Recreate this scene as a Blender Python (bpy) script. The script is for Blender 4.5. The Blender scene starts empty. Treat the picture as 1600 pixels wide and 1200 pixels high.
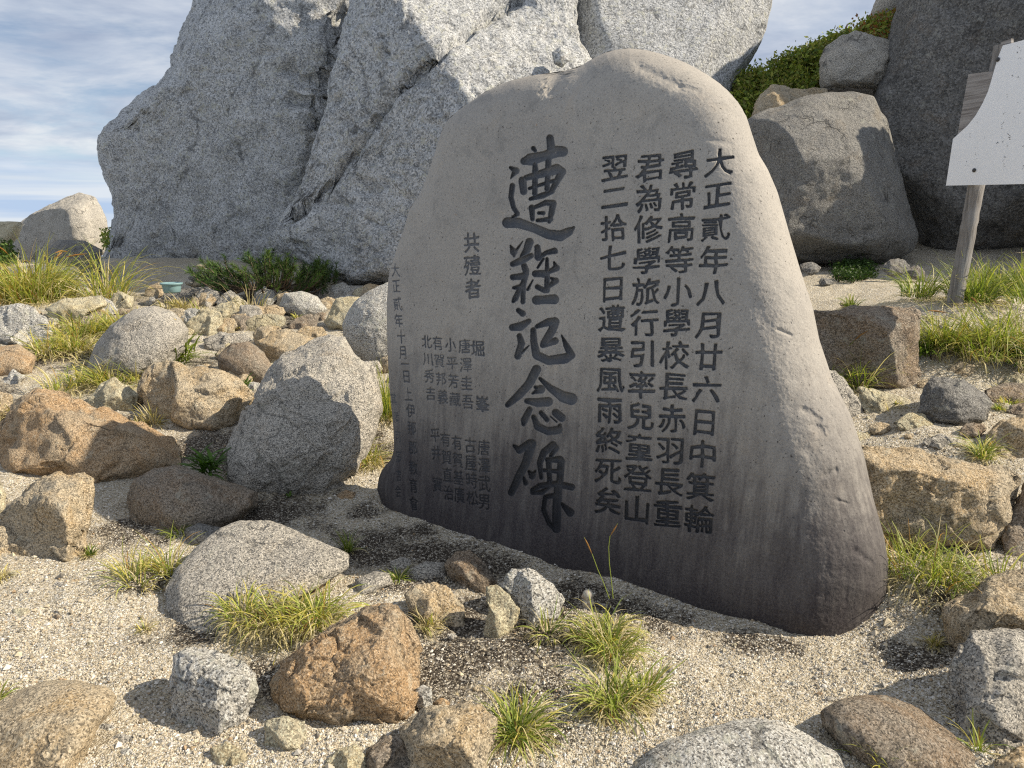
import bpy, bmesh, math, random
import numpy as np
from mathutils import Vector

SC = bpy.context.scene
COL = SC.collection
rad = math.radians

# ------------------------------------------------------------------ camera, world, sun, exposure
CAM = np.array([0.0, 0.0, 1.5]); PITCH = rad(12.0); FPX = 1203.0
cd = bpy.data.cameras.new('camera'); cam = bpy.data.objects.new('camera', cd); COL.objects.link(cam)
cam.location = CAM; cam.rotation_euler = (rad(90) - PITCH, 0, 0)
cd.sensor_width = 36; cd.lens = 36 * FPX / 1600; cd.clip_start = 0.05; cd.clip_end = 5000
SC.camera = cam

SUN_AZ, SUN_EL = -5.0, 39.0        # degrees from +x towards -y, elevation
sd = np.array([math.cos(rad(SUN_AZ)) * math.cos(rad(SUN_EL)), math.sin(rad(SUN_AZ)) * math.cos(rad(SUN_EL)), math.sin(rad(SUN_EL))])
sl = bpy.data.lights.new('sun', 'SUN'); sl.energy = 5.0; sl.angle = rad(0.53); sl.color = (1.0, 0.885, 0.71)
so = bpy.data.objects.new('sun', sl); COL.objects.link(so)
so.rotation_euler = Vector(-sd).to_track_quat('-Z', 'Y').to_euler()

vs = SC.view_settings
SC.display_settings.display_device = 'sRGB'
vs.view_transform = 'Standard'; vs.look = 'None'; vs.exposure = 0.55; vs.gamma = 1.0; vs.use_curve_mapping = False
SC.cycles.use_denoising = False; SC.cycles.filter_width = 1.2


class NT:
    """small helper for node trees"""
    def __init__(self, tree):
        self.t = tree; tree.nodes.clear()
    def n(self, kind, **kw):
        nd = self.t.nodes.new(kind)
        ins = kw.pop('ins', {})
        for k, v in kw.items():
            setattr(nd, k, v)
        for k, v in ins.items():
            if isinstance(v, bpy.types.NodeSocket):
                self.t.links.new(v, nd.inputs[k])
            else:
                nd.inputs[k].default_value = v
        return nd
    def link(self, a, b):
        self.t.links.new(a, b)
    def math(self, op, a, b=0.0, c=None, clamp=False):
        ins = {0: a, 1: b}
        if c is not None: ins[2] = c
        return self.n('ShaderNodeMath', operation=op, use_clamp=clamp, ins=ins).outputs[0]
    def ramp(self, fac, stops, interp='LINEAR'):
        nd = self.n('ShaderNodeValToRGB', ins={0: fac})
        r = nd.color_ramp; r.interpolation = interp
        while len(r.elements) < len(stops): r.elements.new(0.5)
        for e, (p, c) in zip(r.elements, stops):
            e.position = p; e.color = (c, c, c, 1) if not isinstance(c, (tuple, list)) else (*c, 1)
        return nd.outputs[0]
    def mix(self, fac, a, b, mode='MIX'):
        nd = self.n('ShaderNodeMix', data_type='RGBA', blend_type=mode)
        for s, v in ((nd.inputs['Factor'], fac), (nd.inputs[6], a), (nd.inputs[7], b)):
            if isinstance(v, bpy.types.NodeSocket): self.link(v, s)
            elif isinstance(v, (tuple, list)): s.default_value = (*v, 1) if len(v) == 3 else v
            else: s.default_value = v
        return nd.outputs[2]
    def noise(self, vec, scale, detail=4, rough=0.55, dist=0.0):
        return self.n('ShaderNodeTexNoise', ins={'Vector': vec, 'Scale': scale, 'Detail': detail, 'Roughness': rough, 'Distortion': dist}).outputs[0]


W = bpy.data.worlds.new('World'); SC.world = W; W.use_nodes = True
g = NT(W.node_tree)
tc = g.n('ShaderNodeTexCoord')
sky = g.n('ShaderNodeTexSky', sky_type='NISHITA', sun_disc=False, sun_elevation=rad(SUN_EL), sun_rotation=rad(90 - SUN_AZ), altitude=2600, air_density=1.0, dust_density=0.6, ozone_density=1.2)
sep = g.n('ShaderNodeSeparateXYZ', ins={0: tc.outputs['Generated']})
zz = g.math('ADD', g.math('MAXIMUM', sep.outputs[2], 0.0), 0.13)
px = g.math('DIVIDE', sep.outputs[0], zz); py = g.math('DIVIDE', sep.outputs[1], zz)
vec = g.n('ShaderNodeCombineXYZ', ins={0: px, 1: py, 2: 0.0}).outputs[0]
vst = g.n('ShaderNodeMapping', ins={0: vec, 'Rotation': (0, 0, 0.25), 'Scale': (0.95, 1.05, 1)}).outputs[0]
n1 = g.noise(vst, 0.9, 7, 0.6, 0.3)
n2 = g.noise(vst, 3.1, 5, 0.6, 0.2)
mk = g.math('ADD', g.math('MULTIPLY', n1, 0.75), g.math('MULTIPLY', n2, 0.25))
mask = g.ramp(mk, [(0.36, 0.0), (0.47, 0.7), (0.58, 1.0)])
shade = g.ramp(g.noise(vst, 1.7, 6, 0.6, 0.4), [(0.32, (4.6, 5.3, 6.8)), (0.50, (6.8, 7.4, 8.5)), (0.66, (9.4, 9.6, 9.9))])
# thin layered cloud sea near and below the horizon
band_v = g.n('ShaderNodeCombineXYZ', ins={0: g.math('MULTIPLY', sep.outputs[0], 1.4), 1: 0.0, 2: g.math('MULTIPLY', sep.outputs[2], 26.0)}).outputs[0]
bn = g.ramp(g.noise(band_v, 1.6, 4, 0.55), [(0.40, (5.4, 6.9, 9.2)), (0.56, (8.2, 8.9, 9.7))])
low = g.ramp(sep.outputs[2], [(0.0, 1.0), (0.035, 1.0), (0.085, 0.0)])
skyc = g.mix(mask, g.mix(1.0, sky.outputs[0], (1.25, 1.2, 1.15), 'MULTIPLY'), shade)
skyc = g.mix(low, skyc, bn)
bg = g.n('ShaderNodeBackground', ins={0: skyc, 1: 0.062})
g.link(bg.outputs[0], g.n('ShaderNodeOutputWorld').inputs[0])

# ------------------------------------------------------------------ numbers: rays, noise, ground
RIGHT = np.array([1.0, 0, 0]); FWD = np.array([0, math.cos(PITCH), -math.sin(PITCH)]); UPV = np.array([0, math.sin(PITCH), math.cos(PITCH)])


def rays(u, v):
    u = np.asarray(u, float); v = np.asarray(v, float)
    d = ((u - 800) / FPX)[..., None] * RIGHT + (-(v - 600) / FPX)[..., None] * UPV + FWD
    return d / np.linalg.norm(d, axis=-1, keepdims=True)


_perm = np.random.RandomState(7).permutation(256)
_perm = np.concatenate([_perm, _perm, _perm])
_grad = np.random.RandomState(8).normal(size=(256, 3)); _grad /= np.linalg.norm(_grad, axis=1, keepdims=True)


def perlin(p):
    i = np.floor(p).astype(int); f = p - i
    w = f * f * f * (f * (f * 6 - 15) + 10); i &= 255
    out = 0
    for dx in (0, 1):
        for dy in (0, 1):
            for dz in (0, 1):
                h = _perm[_perm[_perm[i[:, 0] + dx] + i[:, 1] + dy] + i[:, 2] + dz]
                gr = _grad[h & 255]
                dt = gr[:, 0] * (f[:, 0] - dx) + gr[:, 1] * (f[:, 1] - dy) + gr[:, 2] * (f[:, 2] - dz)
                wx = w[:, 0] if dx else 1 - w[:, 0]; wy = w[:, 1] if dy else 1 - w[:, 1]; wz = w[:, 2] if dz else 1 - w[:, 2]
                out = out + dt * wx * wy * wz
    return out * 1.6


def fbm(p, octs=4, gain=0.5):
    s = 0; a = 1.0
    for k in range(octs):
        s = s + a * perlin(p * (2.03 ** k) + 17.3 * k); a *= gain
    return s


def ground_pt(u, v, d):
    r = rays(u, v); t = d / r[1]; return CAM + r * t


_cp = [(-4, 0.5, 0), (0, 0.5, 0), (4, .5, 0), (-2.5, 2.2, 0), (-1.2, 2.2, 0), (0, 2.2, 0), (1.3, 2.3, 0.0), (2.0, 2.0, .03), (0.7, 2.3, 0), (1.1, 2.62, -.04), (1.35, 2.5, -.04), (.8, 2.85, -.02), (1.05, 2.2, 0), (0.6, 1.6, 0), (-.6, 2.8, 0), (-.6, 1.6, 0), (1.0, 2.75, 0), (-1.3, 3.2, 0), (-.72, 3.9, 0), (0.2, 3.3, 0), (-1.7, 3.2, 0.02), (3.5, 2.0, .1),
       (-12, 2, .1), (10, 3, .6), (12, 9, 1.6), (-14, 9, .4), (0, 9, .8), (.6, 4.6, .2), (1.6, 5.2, .55)]
for u, v, d in [(40, 860, 3.3), (100, 760, 3.95), (60, 600, 5.6), (60, 490, 7.6), (280, 455, 9.3), (470, 450, 9.6), (600, 480, 8.3), (560, 610, 5.4), (-300, 460, 9), (300, 560, 6.2),
                (1400, 890, 2.85), (1450, 852, 3.15), (1550, 850, 3.1), (1380, 850, 3.1), (1570, 880, 2.85), (1480, 705, 3.5), (1400, 655, 4.0), (1560, 650, 4.0), (1560, 565, 4.7), (1340, 475, 6.0), (1500, 482, 5.0), (1650, 500, 5.0), (1300, 432, 7.5), (1600, 445, 7.0)]:
    _cp.append(tuple(ground_pt(u, v, d)))
_cp = np.array(_cp, float)


def _tps(r2):
    return -np.sqrt(r2 + 0.06)


def _fit():
    n = len(_cp); X = _cp[:, :2]
    K = _tps(((X[:, None] - X[None]) ** 2).sum(-1)) + np.eye(n) * 0.05
    P = np.c_[np.ones(n), X]
    A = np.block([[K, P], [P.T, np.zeros((3, 3))]])
    return np.linalg.solve(A, np.r_[_cp[:, 2], 0, 0, 0])


_wt = _fit()


def ground_z(x, y):
    x = np.asarray(x, float); y = np.asarray(y, float); sh = x.shape
    X = np.stack([np.clip(x.ravel(), -12, 12), np.clip(y.ravel(), -1, 12)], -1)
    out = np.empty(len(X))
    for s in range(0, len(X), 60000):
        b = X[s:s + 60000]
        K = _tps(((b[:, None] - _cp[None, :, :2]) ** 2).sum(-1))
        out[s:s + 60000] = K @ _wt[:-3] + _wt[-3] + b @ _wt[-2:]
    yy = y.ravel(); xx = x.ravel()
    out = out - 0.45 * np.maximum(yy - 12, 0) - 0.3 * np.maximum(-xx - 10, 0)
    return out.reshape(sh)


def hit(u, v):
    r = rays(u, v); t = np.linspace(1.0, 16, 800)
    p = CAM + r * t[:, None]
    below = np.nonzero(p[:, 2] < ground_z(p[:, 0], p[:, 1]))[0]
    return p[below[0]] if len(below) else p[-1]


# ------------------------------------------------------------------ object helpers
def mesh_obj(name, V, F, mat, parent=None, smooth=True, origin=None, colors=None):
    """V (n,3), F (m,3|4) -> one mesh object; vertices are stored relative to origin"""
    V = np.asarray(V, np.float64)
    if origin is None: origin = np.zeros(3)
    me = bpy.data.meshes.new(name); F = np.asarray(F, np.int32); k = F.shape[1]
    me.vertices.add(len(V)); me.vertices.foreach_set('co', (V - origin).astype(np.float32).ravel())
    me.loops.add(F.size); me.loops.foreach_set('vertex_index', F.ravel())
    me.polygons.add(len(F)); me.polygons.foreach_set('loop_start', np.arange(0, F.size, k, dtype=np.int32))
    me.polygons.foreach_set('use_smooth', np.full(len(F), smooth, bool))
    me.update(calc_edges=True); me.validate()
    if colors is not None:
        c = np.c_[np.asarray(colors), np.ones(len(V))].astype(np.float32)
        me.color_attributes.new('tint', 'FLOAT_COLOR', 'POINT').data.foreach_set('color', c.ravel())
    me.materials.append(mat)
    o = bpy.data.objects.new(name, me); COL.objects.link(o)
    if parent is not None: o.parent = parent
    else: o.location = origin
    return o


def tag(o, label=None, cat=None, group=None, kind=None):
    if label: o['label'] = label
    if cat: o['category'] = cat
    if group: o['group'] = group
    if kind: o['kind'] = kind
    return o


def empty(name, loc, label, cat, group=None):
    o = bpy.data.objects.new(name, None); o.empty_display_size = 0.1; COL.objects.link(o); o.location = loc
    return tag(o, label, cat, group)


_ico = {}
def ico(n):
    if n not in _ico:
        bm = bmesh.new(); bmesh.ops.create_icosphere(bm, subdivisions=n, radius=1.0)
        _ico[n] = (np.array([v.co for v in bm.verts]), np.array([[v.index for v in f.verts] for f in bm.faces])); bm.free()
    return _ico[n]


def vnormals(V, F):
    n = np.zeros_like(V); a = V[F[:, 0]]; c = np.cross(V[F[:, 1]] - a, V[F[:, 2]] - a)
    for k in range(F.shape[1]): np.add.at(n, F[:, k], c)
    return n / np.maximum(np.linalg.norm(n, axis=1, keepdims=True), 1e-12)


# ------------------------------------------------------------------ materials
def principled(name, color=None, rough=0.9, spec=0.25):
    m = bpy.data.materials.new(name); m.use_nodes = True; k = NT(m.node_tree)
    b = k.n('ShaderNodeBsdfPrincipled', ins={'Roughness': rough, 'Specular IOR Level': spec})
    if color: b.inputs['Base Color'].default_value = (*color, 1)
    k.link(b.outputs[0], k.n('ShaderNodeOutputMaterial').inputs[0])
    return m, k, b


def granite(name, light, dark, warm, warm_amt=0.4, grain=90.0, speck=0.5, lichen=0.25, lichen_col=(.05, .05, .045), pale=0.15, bump=0.8, crack=2.6):
    m, k, b = principled(name, None, 0.88, 0.2)
    t = k.n('ShaderNodeTexCoord').outputs['Object']
    oi = k.n('ShaderNodeObjectInfo').outputs['Random']
    t = k.n('ShaderNodeVectorMath', operation='ADD', ins={0: t, 1: k.n('ShaderNodeCombineXYZ', ins={0: k.math('MULTIPLY', oi, 37.0), 1: k.math('MULTIPLY', oi, 91.0), 2: oi}).outputs[0]}).outputs[0]
    big = k.noise(t, 2.6, 5, 0.6, 0.4)
    c = k.mix(k.ramp(big, [(0.40, 0), (0.62, 1)]), light, tuple(x * 0.78 for x in light))
    wm = k.math('MULTIPLY', k.ramp(k.noise(t, 3.7, 6, 0.65, 0.6), [(0.62 - 0.3 * warm_amt, 0), (0.78 - 0.3 * warm_amt, 1)]), min(1, 0.45 + 0.5 * warm_amt))
    c = k.mix(wm, c, warm)
    # mineral grains
    vo = k.n('ShaderNodeTexVoronoi', feature='F1', ins={'Vector': t, 'Scale': grain})
    gs = k.n('ShaderNodeSeparateColor', ins={0: vo.outputs['Color']}).outputs[0]
    c = k.mix(k.math('MULTIPLY', k.ramp(gs, [(0.0, 1), (0.22, 1), (0.30, 0)], 'LINEAR'), speck), c, dark)
    c = k.mix(k.math('MULTIPLY', k.ramp(gs, [(0.70, 0), (0.82, 1)]), speck * 0.85), c, tuple(min(0.82, x * 1.55 + 0.05) for x in light))
    fine = k.noise(t, grain * 1.9, 3, 0.7)
    c = k.mix(k.math('MULTIPLY', k.ramp(fine, [(0.34, 1), (0.44, 0)]), 0.50 * speck), c, dark)
    if grain < 60:
        for s_, th_, am_ in ((11, .40, .40), (38, .42, .50)):
            c = k.mix(k.math('MULTIPLY', k.ramp(k.noise(t, s_, 6, .72), [(th_ - .06, 1), (th_ + .03, 0)]), am_), c, dark)
        c = k.mix(k.math('MULTIPLY', k.ramp(k.noise(t, 30, 6, .72), [(.55, 0), (.66, 1)]), .6), c, tuple(min(.8, x * 1.7) for x in light))
        vs_ = k.n('ShaderNodeMapping', ins={0: t, 'Scale': (2.2, 2.2, .35)}).outputs[0]
        c = k.mix(k.math('MULTIPLY', k.ramp(k.noise(vs_, 1.0, 6, .65, .4), [(.50, 0), (.68, 1)]), .40), c, (.12, .12, .125))
    # lichen and weathering
    l1 = k.ramp(k.noise(t, 9.0, 8, 0.72, 0.5), [(0.66 - 0.22 * lichen, 0), (0.72 - 0.22 * lichen, 1)])
    lm = k.math('MULTIPLY', l1, k.math('MULTIPLY', k.ramp(k.noise(t, 55.0, 4, 0.7), [(0.36, 0.15), (0.56, 1)]), min(1.0, lichen * 1.8)))
    c = k.mix(lm, c, lichen_col)
    l2 = k.math('MULTIPLY', k.ramp(k.noise(t, 14.0, 7, 0.7, 0.3), [(0.60 - 0.15 * pale, 0), (0.66 - 0.15 * pale, 1)]), min(1, pale * 2.0))
    c = k.mix(l2, c, (.50, .50, .42))
    # hairline cracks
    tw = k.n('ShaderNodeVectorMath', operation='ADD', ins={0: t, 1: k.n('ShaderNodeVectorMath', operation='SCALE', ins={0: k.n('ShaderNodeTexNoise', ins={'Vector': t, 'Scale': 5.0, 'Detail': 5.0}).outputs['Color'], 'Scale': .35}).outputs[0]}).outputs[0]
    ce = k.n('ShaderNodeTexVoronoi', feature='DISTANCE_TO_EDGE', ins={'Vector': tw, 'Scale': crack}).outputs['Distance']
    cm = k.math('MULTIPLY', k.ramp(ce, [(0.0, 1), (0.010, .8), (0.028, 0)]), k.ramp(k.noise(t, 3.3, 3, .5), [(.50, 0), (.60, 1)]))
    c = k.mix(k.math('MULTIPLY', cm, .55), c, tuple(x * .6 for x in dark))
    k.link(c, b.inputs['Base Color'])
    h = k.math('ADD', k.math('MULTIPLY', cm, -.012), k.math('MULTIPLY', k.noise(t, 14, 9, 0.72, 0.3), 0.036))
    h = k.math('ADD', h, k.math('MULTIPLY', k.noise(t, 45, 5, 0.7), 0.012))
    h = k.math('ADD', h, k.math('MULTIPLY', k.noise(t, grain * 0.9, 4, 0.65), 0.006))
    vb = k.n('ShaderNodeTexVoronoi', feature='F1', ins={'Vector': t, 'Scale': grain * 0.5}).outputs['Distance']
    h = k.math('ADD', h, k.math('MULTIPLY', vb, 0.004))
    bp = k.n('ShaderNodeBump', ins={'Strength': bump, 'Distance': 1.0, 'Height': h})
    k.link(bp.outputs[0], b.inputs['Normal'])
    return m


M = {
    'grey': granite('grey_granite', (.45, .42, .365), (.07, .07, .07), (.38, .30, .20), 0.2, 205, .75, .25, bump=0.95),
    'tan': granite('tan_granite', (.48, .405, .29), (.085, .075, .06), (.50, .355, .185), 0.55, 205, .65, .10, bump=0.95),
    'orange': granite('rusty_granite', (.45, .355, .24), (.08, .065, .05), (.45, .29, .15), 0.75, 210, .6, .38, (.085, .08, .075), bump=0.95),
    'brown': granite('brown_granite', (.30, .255, .20), (.055, .048, .04), (.28, .195, .12), 0.55, 205, .65, .35, bump=0.95),
    'dark': granite('dark_granite', (.24, .232, .215), (.045, .045, .045), (.22, .175, .12), 0.25, 190, .65, .4, bump=0.95),
    'white': granite('pale_lichen_granite', (.54, .52, .47), (.07, .07, .07), (.46, .38, .26), 0.2, 185, .75, .3, (.10, .10, .095), .3, bump=0.95),
    'yellow': granite('yellowish_granite', (.56, .50, .36), (.11, .10, .07), (.48, .39, .225), 0.6, 205, .55, .1, bump=0.95),
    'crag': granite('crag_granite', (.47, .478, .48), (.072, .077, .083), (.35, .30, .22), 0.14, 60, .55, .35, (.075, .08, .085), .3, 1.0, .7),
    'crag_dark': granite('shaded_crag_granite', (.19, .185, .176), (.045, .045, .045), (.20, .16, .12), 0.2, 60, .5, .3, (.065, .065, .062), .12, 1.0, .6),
}


# ------------------------------------------------------------------ rocks
def resample(poly, n=240, smooth=2):
    P = np.asarray(poly, float); Q = np.vstack([P, P[:1]])
    s = np.r_[0, np.cumsum(np.linalg.norm(np.diff(Q, axis=0), axis=1))]
    t = np.linspace(0, s[-1], n, endpoint=False)
    R = np.stack([np.interp(t, s, Q[:, 0]), np.interp(t, s, Q[:, 1])], -1)
    for _ in range(smooth): R = 0.25 * np.roll(R, 1, 0) + 0.5 * R + 0.25 * np.roll(R, -1, 0)
    return R


def rock_mesh(poly, sub=5, tilt=38, T=0.45, Tb=0.5, gc=None, d=None, facets=None, apex=None, seed=0, rough=1.0, style='block', extend=0.14, push=0.5, soft=0.010, power=2.4, poly_cut=True):
    rng = np.random.RandomState(seed + 11)
    P = np.asarray(poly, float).copy()
    top, bot = P[:, 1].min(), P[:, 1].max(); H = bot - top
    cu, cv0 = 0.5 * (P[:, 0].min() + P[:, 0].max()), bot
    low = P[:, 1] > top + 0.66 * H
    k = np.clip((P[:, 1] - (top + 0.55 * H)) / (0.45 * H), 0, 1)
    P[:, 1] += extend * H * k
    R = resample(P, 360, 2)
    C = np.array([R[:, 0].mean(), 0.5 * (R[:, 1].min() + R[:, 1].max())])
    if gc is None: gc = (cu, cv0 - 0.02 * H)
    if d is None: G = hit(*gc)
    else: G = ground_pt(gc[0], gc[1], d)
    dist = np.linalg.norm(G - CAM)
    wm = (P[:, 0].max() - P[:, 0].min()) * dist / FPX; hm = H * dist / FPX
    size = math.sqrt(wm * hm); Tm = T * min(wm, hm * 1.3); Tbm = Tb * min(wm, hm * 1.3)
    r0 = (G - CAM) / dist; P0 = CAM + r0 * (dist + push * Tm)
    U = np.array([0, math.sin(rad(tilt)), math.cos(rad(tilt))]); N = np.cross(RIGHT, U)
    S, F = ico(sub)
    a, b, c = S[:, 0], S[:, 1], S[:, 2]
    rho = np.minimum(np.sqrt(a * a + b * b), 1.0)
    th = np.arctan2(b, a)
    # radial silhouette
    off = R - C; pth = np.arctan2(-off[:, 1], off[:, 0]); pr = np.linalg.norm(off, axis=1)
    o = np.argsort(pth); pth, pr = pth[o], pr[o]
    rr = np.interp(th, np.r_[pth - 2 * np.pi, pth, pth + 2 * np.pi], np.r_[pr, pr, pr])
    uv = np.stack([C[0] + rr * rho * np.cos(th), C[1] - rr * rho * np.sin(th)], -1)
    D = rays(uv[:, 0], uv[:, 1])
    tau0 = ((P0 - CAM) @ N) / (D @ N)
    prof = np.maximum(1 - rho ** power, 0) ** (1 / 2.0)
    front = c >= 0
    # convex chiselled form: heights of random tangent planes over the unit disc
    nf_ = (22 if style == 'block' else 12) if poly_cut else 0
    lo_, hi_ = (.80, .97) if style == 'block' else (.93, 1.04)
    hz = prof.copy(); x_, y_ = rho * np.cos(th), rho * np.sin(th)
    for _k in range(nf_):
        d_ = rng.normal(size=3); d_[2] = abs(d_[2]) * .9 + .12; d_ /= np.linalg.norm(d_)
        h_ = (rng.uniform(lo_, hi_) - d_[0] * x_ - d_[1] * y_) / d_[2]
        e_ = np.clip(.5 + .5 * (h_ - hz) / .05, 0, 1); hz = h_ * (1 - e_) + hz * e_ - .05 * e_ * (1 - e_)
    hz = np.maximum(hz, .22 * prof)
    tf = tau0 - Tm * hz
    if style == 'block' or facets:
        if apex is None: apex = (C[0], C[1])
        if facets is None:
            facets = []
            base = [(0.05, -.25, 1), (.9, -.45, .35), (-.75, -.7, .3), (.05, -1, .3), (.5, -.7, .8), (-.5, -.5, .8)]
            for i in rng.permutation(6)[:5]:
                nn = np.array(base[i]) + rng.normal(0, .16, 3)
                facets.append((*nn, C[0] + rng.uniform(-.28, .28) * rr.mean() * 1.6, C[1] + rng.uniform(-.3, .15) * H * .8, rng.uniform(.62, .92)))
        sk = soft * size
        for f in facets:
            n = np.array(f[:3], float); n /= np.linalg.norm(n)
            if len(f) >= 5: au, av = f[3], f[4]
            else: au, av = apex
            kf = f[5] if len(f) > 5 else 0.85
            ra = rays(au, av); ta = ((P0 - CAM) @ N) / (ra @ N)
            A = CAM + ra * (ta - kf * Tm)
            dn = D @ n
            tp = np.where(dn < -0.08, ((A - CAM) @ n) / np.minimum(dn, -0.08), -1e3)
            # smooth maximum
            e = np.clip(0.5 + 0.5 * (tp - tf) / sk, 0, 1)
            tf = np.where(tp < -100, tf, tf * (1 - e) + tp * e + sk * e * (1 - e))
        tf = np.minimum(tf, tau0 - 0.25 * Tm * prof)
    tau = np.where(front, tf, tau0 + Tbm * prof)
    V = CAM + D * tau[:, None]
    nr = vnormals(V, F)
    sd_ = rng.uniform(0, 100, 3); q = V / size
    dz = 0.018 * fbm(q * 2.2 + sd_, 3) + 0.008 * fbm(q * 7 + sd_, 4, .6)
    if style == 'block' and sub >= 4:
        # broken faces: every cell of the surface has a small plane of its own
        for K, amp, tl in ((22, .006, .13), (110, .0028, .10)):
            si = rng.choice(len(q), K, replace=False); sq = q[si]; g_ = rng.normal(0, tl, (K, 3)); h_ = rng.normal(0, amp, K)
            wq = q + .05 * np.stack([perlin(q * 6 + sd_ + 5 * j) for j in range(3)], -1)
            best = np.full(len(q), 1e9); val = np.zeros(len(q))
            for j in range(K):
                dj = wq - sq[j]; d2 = (dj ** 2).sum(1); m_ = d2 < best; best[m_] = d2[m_]; val[m_] = h_[j] + (dj[m_] @ g_[j])
            dz = dz + np.clip(val, -3 * amp, 3 * amp)
        bk = np.abs(fbm(q * np.array([3.1, 3.1, 5.2]) + sd_ + 57, 2, .5))
        dz = dz - 0.034 * np.clip(.07 - bk, 0, 1) / .07 * np.clip(perlin(q * 1.7 + sd_ + 3) + .25, 0, 1)
    else:
        dz = dz * 0.9
    if sub >= 6: dz = dz + 0.0045 * fbm(q * 26 + sd_, 3, .6)
    V = V + nr * (dz * size * rough)[:, None]
    return V, F, G


def rock(name, label, poly, mat, cat='rock', group=None, **kw):
    V, F, G = rock_mesh(poly, **kw)
    o = mesh_obj(name, V, F, M[mat], origin=G)
    return tag(o, label, cat, group)


# ------------------------------------------------------------------ ground
def build_ground():
    ys = np.r_[np.linspace(-1.5, 1.0, 10)[:-1], np.geomspace(1.0, 14, 420), np.geomspace(14.4, 120, 26)]
    ts = np.linspace(-1.15, 1.15, 560)
    Y, Tt = np.meshgrid(ys, ts, indexing='ij'); X = Tt * (np.maximum(Y, .2) + 0.9)
    Z = ground_z(X, Y)
    p = np.stack([X.ravel(), Y.ravel(), np.zeros(X.size)], -1)
    Z = Z + (0.020 * fbm(p * 2.3, 3) + 0.010 * fbm(p * 9, 3) + 0.0035 * fbm(p * 45, 2)).reshape(Z.shape)
    V = np.stack([X, Y, Z], -1).reshape(-1, 3)
    i = np.arange(len(ys) - 1)[:, None] * len(ts) + np.arange(len(ts) - 1)[None]
    F = np.stack([i, i + 1, i + 1 + len(ts), i + len(ts)], -1).reshape(-1, 4)
    # dark peaty soil: patches, plus shade painted along the stone's foot and in rock gaps (world position, radius)
    soil_shade = np.zeros(len(V))
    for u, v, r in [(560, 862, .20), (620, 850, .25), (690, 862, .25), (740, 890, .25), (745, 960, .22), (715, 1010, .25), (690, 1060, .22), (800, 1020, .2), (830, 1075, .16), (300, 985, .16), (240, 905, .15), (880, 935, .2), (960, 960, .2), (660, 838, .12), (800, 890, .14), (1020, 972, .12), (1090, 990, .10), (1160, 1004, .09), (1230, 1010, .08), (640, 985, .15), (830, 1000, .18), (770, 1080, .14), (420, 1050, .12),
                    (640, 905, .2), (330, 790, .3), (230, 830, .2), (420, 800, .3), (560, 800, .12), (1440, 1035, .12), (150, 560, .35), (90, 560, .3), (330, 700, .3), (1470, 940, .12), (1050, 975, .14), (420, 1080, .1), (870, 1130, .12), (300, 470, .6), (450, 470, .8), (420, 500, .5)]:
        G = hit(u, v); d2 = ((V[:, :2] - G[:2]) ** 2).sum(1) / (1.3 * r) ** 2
        soil_shade = np.maximum(soil_shade, np.exp(-d2 * 1.1))
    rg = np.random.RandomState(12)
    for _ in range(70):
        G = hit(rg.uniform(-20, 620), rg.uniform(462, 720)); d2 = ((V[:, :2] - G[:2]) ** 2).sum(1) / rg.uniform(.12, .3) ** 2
        soil_shade = np.maximum(soil_shade, .8 * np.exp(-d2 * 1.1))
    soil_shade = soil_shade + 0.45 * fbm(p * 5.0 + 5, 5, .65) * np.clip(soil_shade * 2.2 + .25, 0, 1)
    c = np.stack([np.clip(soil_shade, 0, 1)] * 3, -1)
    m, k, b = principled('coarse_granite_sand', None, 0.95, 0.15)
    t = k.n('ShaderNodeTexCoord').outputs['Object']
    vo = k.n('ShaderNodeTexVoronoi', feature='F1', ins={'Vector': t, 'Scale': 165.0})
    sc = k.n('ShaderNodeSeparateColor', ins={0: vo.outputs['Color']})
    c1 = k.ramp(sc.outputs[0], [(0.0, (.11, .098, .08)), (.16, (.32, .272, .195)), (.45, (.45, .398, .30)), (.75, (.57, .53, .435)), (.93, (.70, .68, .64))])
    c1 = k.mix(k.ramp(k.noise(t, 1.6, 5, .6), [(.35, 0), (.7, .55)]), c1, (.37, .315, .225))
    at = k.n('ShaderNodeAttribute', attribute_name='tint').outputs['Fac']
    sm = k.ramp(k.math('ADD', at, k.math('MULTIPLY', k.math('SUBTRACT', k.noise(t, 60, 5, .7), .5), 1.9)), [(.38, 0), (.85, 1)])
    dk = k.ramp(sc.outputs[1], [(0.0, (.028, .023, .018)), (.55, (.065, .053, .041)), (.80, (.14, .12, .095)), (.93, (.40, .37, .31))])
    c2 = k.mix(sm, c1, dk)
    k.link(c2, b.inputs['Base Color'])
    v2 = k.n('ShaderNodeTexVoronoi', feature='F1', ins={'Vector': t, 'Scale': 70.0}).outputs['Distance']
    h = k.math('ADD', k.math('MULTIPLY', vo.outputs['Distance'], -.0055), k.math('MULTIPLY', v2, -.007))
    h = k.math('ADD', h, k.math('MULTIPLY', k.noise(t, 30, 6, .65), .016))
    k.link(k.n('ShaderNodeBump', ins={'Strength': .9, 'Distance': 1.0, 'Height': h}).outputs[0], b.inputs['Normal'])
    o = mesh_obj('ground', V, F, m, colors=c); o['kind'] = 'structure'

    # loose gravel: far too many grains to count
    rng = np.random.RandomState(3); n = 150000
    uu = rng.uniform(-60, 1660, n); vv = 560 + 660 * rng.uniform(0, 1, n) ** 0.8
    base = rays(uu, vv)
    # intersect with the ground by a few secant steps
    tt = (0 - 1.5) / np.minimum(base[:, 2], -.05)
    for _ in range(14):
        p_ = CAM + base * tt[:, None]; e = p_[:, 2] - ground_z(p_[:, 0], p_[:, 1]); tt = np.clip(tt + 0.7 * e / np.maximum(-base[:, 2], .12), .8, 14)
    p_ = CAM + base * tt[:, None]
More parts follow.
